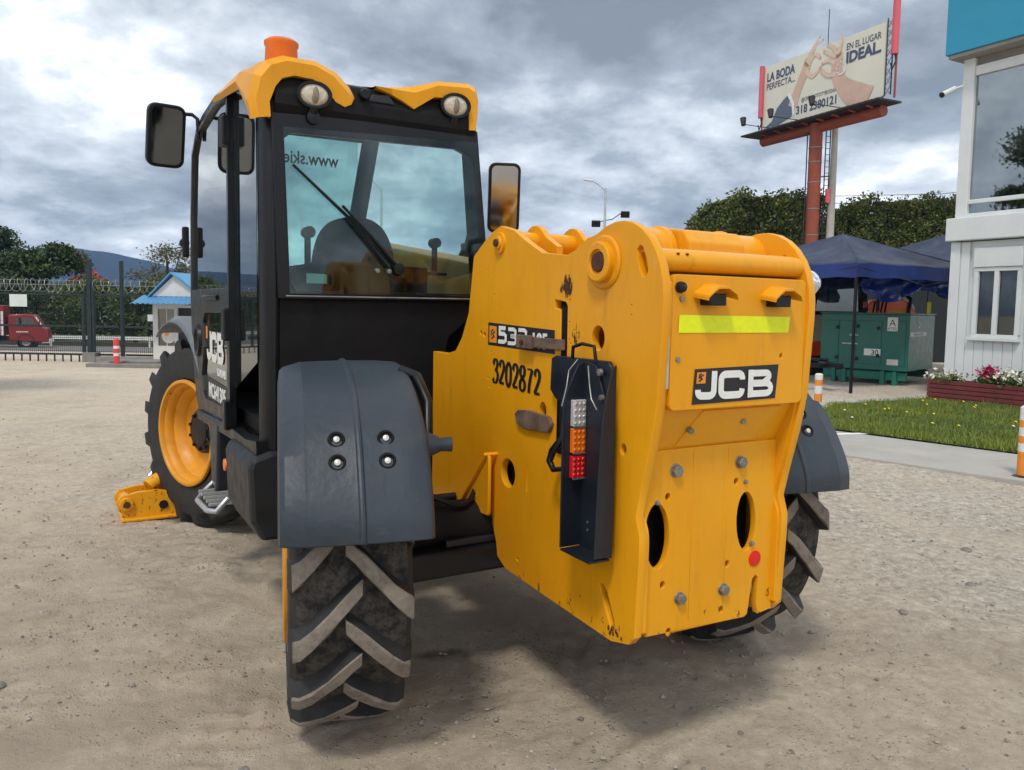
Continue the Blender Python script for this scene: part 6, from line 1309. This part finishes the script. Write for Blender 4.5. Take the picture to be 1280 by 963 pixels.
# ---- green generator
def generator():
    G = mat('generator_green', (.006, .135, .105), .40, 0, .08, 3, coat=.15, dirt=(.05, .10, .08), dirt_amt=.3); G2 = mat('skid_green', (.01, .16, .11), .5)
    e_ = empty('generator', (6.72, 17.0, 0), R(-43), 'dark green generator cabinet on skids under the canopy', 'generator')
    W_, D_, Z0, Z1 = 1.78, 1.75, .30, 1.46
    MB().span((0, 0, Z0), (W_, D_, Z1)).build('cabinet', G, e_, .015)
    MB().span((-.02, -.02, Z1 + .001), (W_ + .02, D_ + .02, Z1 + .03)).build('roof_sheet', G, e_, .006)
    for (a, b) in ((.06, .38), (.41, .74), (.77, 1.25), (1.28, 1.72)): MB().span((a, -.014, Z0 + .12), (b, -.001, Z1 - .14)).build('door', G, e_, .006)
    for (a, z_) in ((.36, 1.17), (.36, .53), (.78, 1.20), (.78, .52), (1.19, 1.17), (1.20, .60)): MB().span((a - .035, -.03, z_ - .035), (a + .03, -.014, z_ + .035)).build('latch', BLK, e_, .004)
    Fm = frame((0, -.0165, 0), (1, 0, 0), (0, 0, 1)); Fs = frame((W_ + .0025, 0, 0), (0, 1, 0), (0, 0, 1))
    def dec(a, b, c, d, m, M_, nm='label'): mb = MB(); mb.add([M_ @ Vector(p) for p in ((a, b, 0), (c, b, 0), (c, d, 0), (a, d, 0))], [(0, 1, 2, 3)]); return mb.build(nm, m, e_)
    dec(1.36, 1.12, 1.56, 1.40, WHITE, Fm); text('lettering', 'A', .2, Fm @ Matrix.Translation((1.39, 1.22, .001)), G, e_, .0); text('lettering', 'ATEL', .085, Fm @ Matrix.Translation((1.365, 1.14, .001)), DBLK, e_, .0)
    dec(.92, .60, 1.25, .74, WHITE, Fm); text('lettering', '30', .15, Fm @ Matrix.Translation((1.06, .615, .001)), G, e_, .003)
    dec(1.38, .42, 1.60, .54, CLRL, Fm); text('lettering', 'www.atel.com', .055, Fm @ Matrix.Translation((.46, .82, .001)), WHITE, e_, .001); text('lettering', 'GENERA', .05, Fm @ Matrix.Translation((.60, 1.0, .001)), WHITE, e_, .0)
    dec(.06, 1.02, 1.18, 1.10, WHITE, Fs); text('lettering', 'PLANTA ELECTRICA', .07, Fs @ Matrix.Translation((.30, 1.035, .001)), G, e_, .0)
    MB().lathe(Fs @ Vector((.62, 1.26, 0)), (1, 0, 0), [(0, .075), (.002, .075), (.002, 0)], 24).build('round_label', WHITE, e_); MB().lathe(Fs @ Vector((.62, 1.26, .0025)), (1, 0, 0), [(0, .045), (.002, .045), (.002, 0)], 16).build('round_label_core', G, e_)
    for y_ in (.12, D_ - .12): MB().span((.05, y_ - .05, .10), (W_ - .05, y_ + .05, .27)).build('skid', G2, e_, .01)
    for x_ in (.28, .50, 1.28, 1.52): MB().span((x_ - .04, .02, .0), (x_ + .05, .22, .29)).build('skid_foot', G2, e_, .01)
    MB().tube([(.95, .6, 1.53), (.95, .6, 1.75), (1.0, .6, 1.82)], .04, 10).build('exhaust', BLK, e_, 0, 50)
generator()

# ---- machines parked behind the canopy
def roller():
    RD_ = mat('machine_red', (.66, .06, .012), .4, 0, .08, 4, coat=.3); BG = mat('machine_beige', (.45, .38, .27), .5, 0, .08, 4)
    e_ = empty('road_roller', (7.0, 18.6, 0), R(0), 'red and beige compactor machine parked left of the generator', 'road roller')
    plate('cab_frame', [(.10, 1.42), (1.32, 1.42), (1.42, 1.55), (1.30, 2.52), (.22, 2.52), (.06, 1.6)], [[(.16, 1.50), (1.24, 1.50), (1.18, 2.36), (.28, 2.36)]], .08, frame((0, .0, 0), (1, 0, 0), (0, 0, 1)), BLK, e_, .01)
    plate('cab_glass', [(.16, 1.50), (1.24, 1.50), (1.18, 2.36), (.28, 2.36)], [], .01, frame((0, .01, 0), (1, 0, 0), (0, 0, 1)), glass('machine_glass', (.5, .6, .6), extra=.5), e_)
    MB().span((.1, .05, 2.46), (1.35, 1.3, 2.56)).build('cab_roof', BLK, e_, .02); MB().span((.16, 1.2, 1.4), (1.24, 1.25, 2.45)).build('cab_back', BG, e_)
    fen = spline([(-.4, 1.30), (.1, 1.42), (1.42, 1.40), (1.45, 1.28), (1.05, 1.25), (.80, 1.12), (.62, .92), (.56, .78), (.2, .80), (-.4, .8)], 4, True); MB().prism(fen, 'xz', -.35, .0).build('fender', BG, e_, .02)
    MB().span((-.6, -.30, .45), (1.15, .1, 1.08)).build('frame', RD_, e_, .03); MB().span((-.5, -.312, .98), (1.0, -.301, 1.03)).build('yellow_stripe', ORGD, e_)
    for x_ in (.05, 1.25):
        MB().lathe((x_, -.25, .50), (0, 1, 0), [(0, .2), (0, .5), (.05, .56), (.4, .56), (.45, .5), (.45, .2)], 32).build('wheel', RUB, e_, 0, 40)
    MB().span((1.28, -.1, 1.6), (1.36, -.02, 1.75)).build('tail_light', REDL, e_, .01)
roller()
def digger():
    OR = mat('machine_orange', (.90, .13, .02), .4, 0, .06, 4, coat=.4)
    e_ = empty('excavator', (9.3, 20.3, 0), 0, 'orange machine with slotted hood behind the generator', 'excavator')
    hood = [(-.1, 1.2), (-.08, 1.72), (.0, 1.80), (.75, 1.86), (.95, 1.78), (1.15, 1.55), (1.2, 1.2)]
    MB().prism(hood, 'xz', 0, 1.3).build('hood', OR, e_, .03)
    for k in range(4): MB().prism([(.02 + k * .1, 1.5), (.06 + k * .1, 1.78), (.10 + k * .1, 1.78), (.06 + k * .1, 1.5)], 'xz', -.012, -.001).build('vent_slot', BLKM, e_)
    MB().span((.42, -.014, 1.50), (.88, -.002, 1.57)).build('yellow_stripe', LIME if False else ORGD, e_)
    MB().span((-1.9, .1, .3), (1.3, 1.4, 1.2)).build('body', BLKM, e_, .03); MB().prism([(-1.8, 1.2), (-1.75, 2.15), (-.9, 2.15), (-.3, 1.5), (-.3, 1.2)], 'xz', .1, 1.2).build('cab', BLK, e_, .04)
    plate('cab_glass', [(-1.7, 1.3), (-1.66, 2.05), (-.95, 2.05), (-.5, 1.5), (-.5, 1.3)], [], .01, frame((0, .08, 0), (1, 0, 0), (0, 0, 1)), GLS, e_)
    MB().tube([(.95, -.02, 1.5), (1.0, -.02, 1.85), (1.0, .2, 1.95)], .05, 8).build('exhaust', BLK, e_, 0, 50); MB().prism([(.9, 1.5), (.9, 2.0), (1.25, 1.7), (1.3, 1.45)], 'xz', .3, .5).build('grey_cover', BW, e_)
    for x_ in (-1.2, .7): MB().lathe((x_, -.1, .45), (0, 1, 0), [(0, .2), (0, .4), (.05, .45), (.4, .45), (.4, .2)], 24).build('wheel', RUB, e_, 0, 40)
digger()
vt = MB(); V0 = (10.95, 20.6); vt.span((V0[0] - .05, V0[1], 1.35), (V0[0] + .05, V0[1] + .02, 1.80)); tag(vt.build('hanging_vest', LIME), 'lime strip hanging in the dark under the second canopy', 'vest')
tr_ = empty('trailer_frame', (5.5, 14.7, 0), 0, 'dark steel trailer hitch with jack stand behind the mudguard', 'trailer')
MB().span((-.6, -.04, .44), (.75, .04, .52)).build('drawbar', BLK, tr_, .01); MB().span((-.02, -.05, 0), (.05, .05, .5)).build('jack_leg', BLK, tr_, .01); MB().span((.4, -.3, .46), (.55, .3, .54)).build('cross_bar', BLK, tr_, .01); MB().tube([(-.5, 0, .52), (-.2, 0, .72), (.1, 0, .60), (.5, .1, .58)], .03, 8).build('coupling', BLUEBLK, tr_, 0, 60)
# stones one can pick out in the yard
SM = mat('yard_stone', (.22, .20, .18), .9, 0, .3, 9, .5, 60)
for i, (x, y, s_, lb) in enumerate(((-1.93, 2.86, .028, 'grey stone lying at the left edge of the yard'), (2.86, 4.78, .035, 'stone on the open gravel right of the machine'), (2.52, 4.15, .03, 'stone in front of the right rear wheel'), (1.95, 3.75, .024, 'small stone in the shadow edge near the tail'), (-.82, 2.35, .020, 'flat stone left of the rear tyre'))):
    rs = random.Random(i); mb = MB(); mb.lathe((0, 0, 0), (0, 0, 1), [(-.4 * s_, .0), (-.3 * s_, s_ * .8), (.1 * s_, s_), (.5 * s_, s_ * .7), (.65 * s_, 0)], 9); mb.v = [(a * rs.uniform(.75, 1.2), b * rs.uniform(.6, 1.0), c * rs.uniform(.8, 1.1)) for a, b, c in mb.v]
    o = mb.build('stone', SM, None, 0, 30); o.location = (x, y, zgf(x, y) + .008); tag(o, lb, 'stone')

# ---- thin humid air that adds to the blue painted on the far hills
HZ = bpy.data.materials.new('haze'); HZ.use_nodes = True; hn = HZ.node_tree; hn.nodes.remove(hn.nodes['Principled BSDF'])
pv = hn.nodes.new('ShaderNodeVolumePrincipled'); pv.inputs['Color'].default_value = (.42, .62, 1.0, 1); pv.inputs['Density'].default_value = 0.00028; pv.inputs['Anisotropy'].default_value = 0.2
hn.links.new(pv.outputs[0], hn.nodes['Material Output'].inputs['Volume'])
hz = MB().span((-2600, -320, -12), (2600, 3600, 130)).build('haze', HZ); tag(hz, 'thin bluish haze in the distant air', 'haze', kind='stuff')
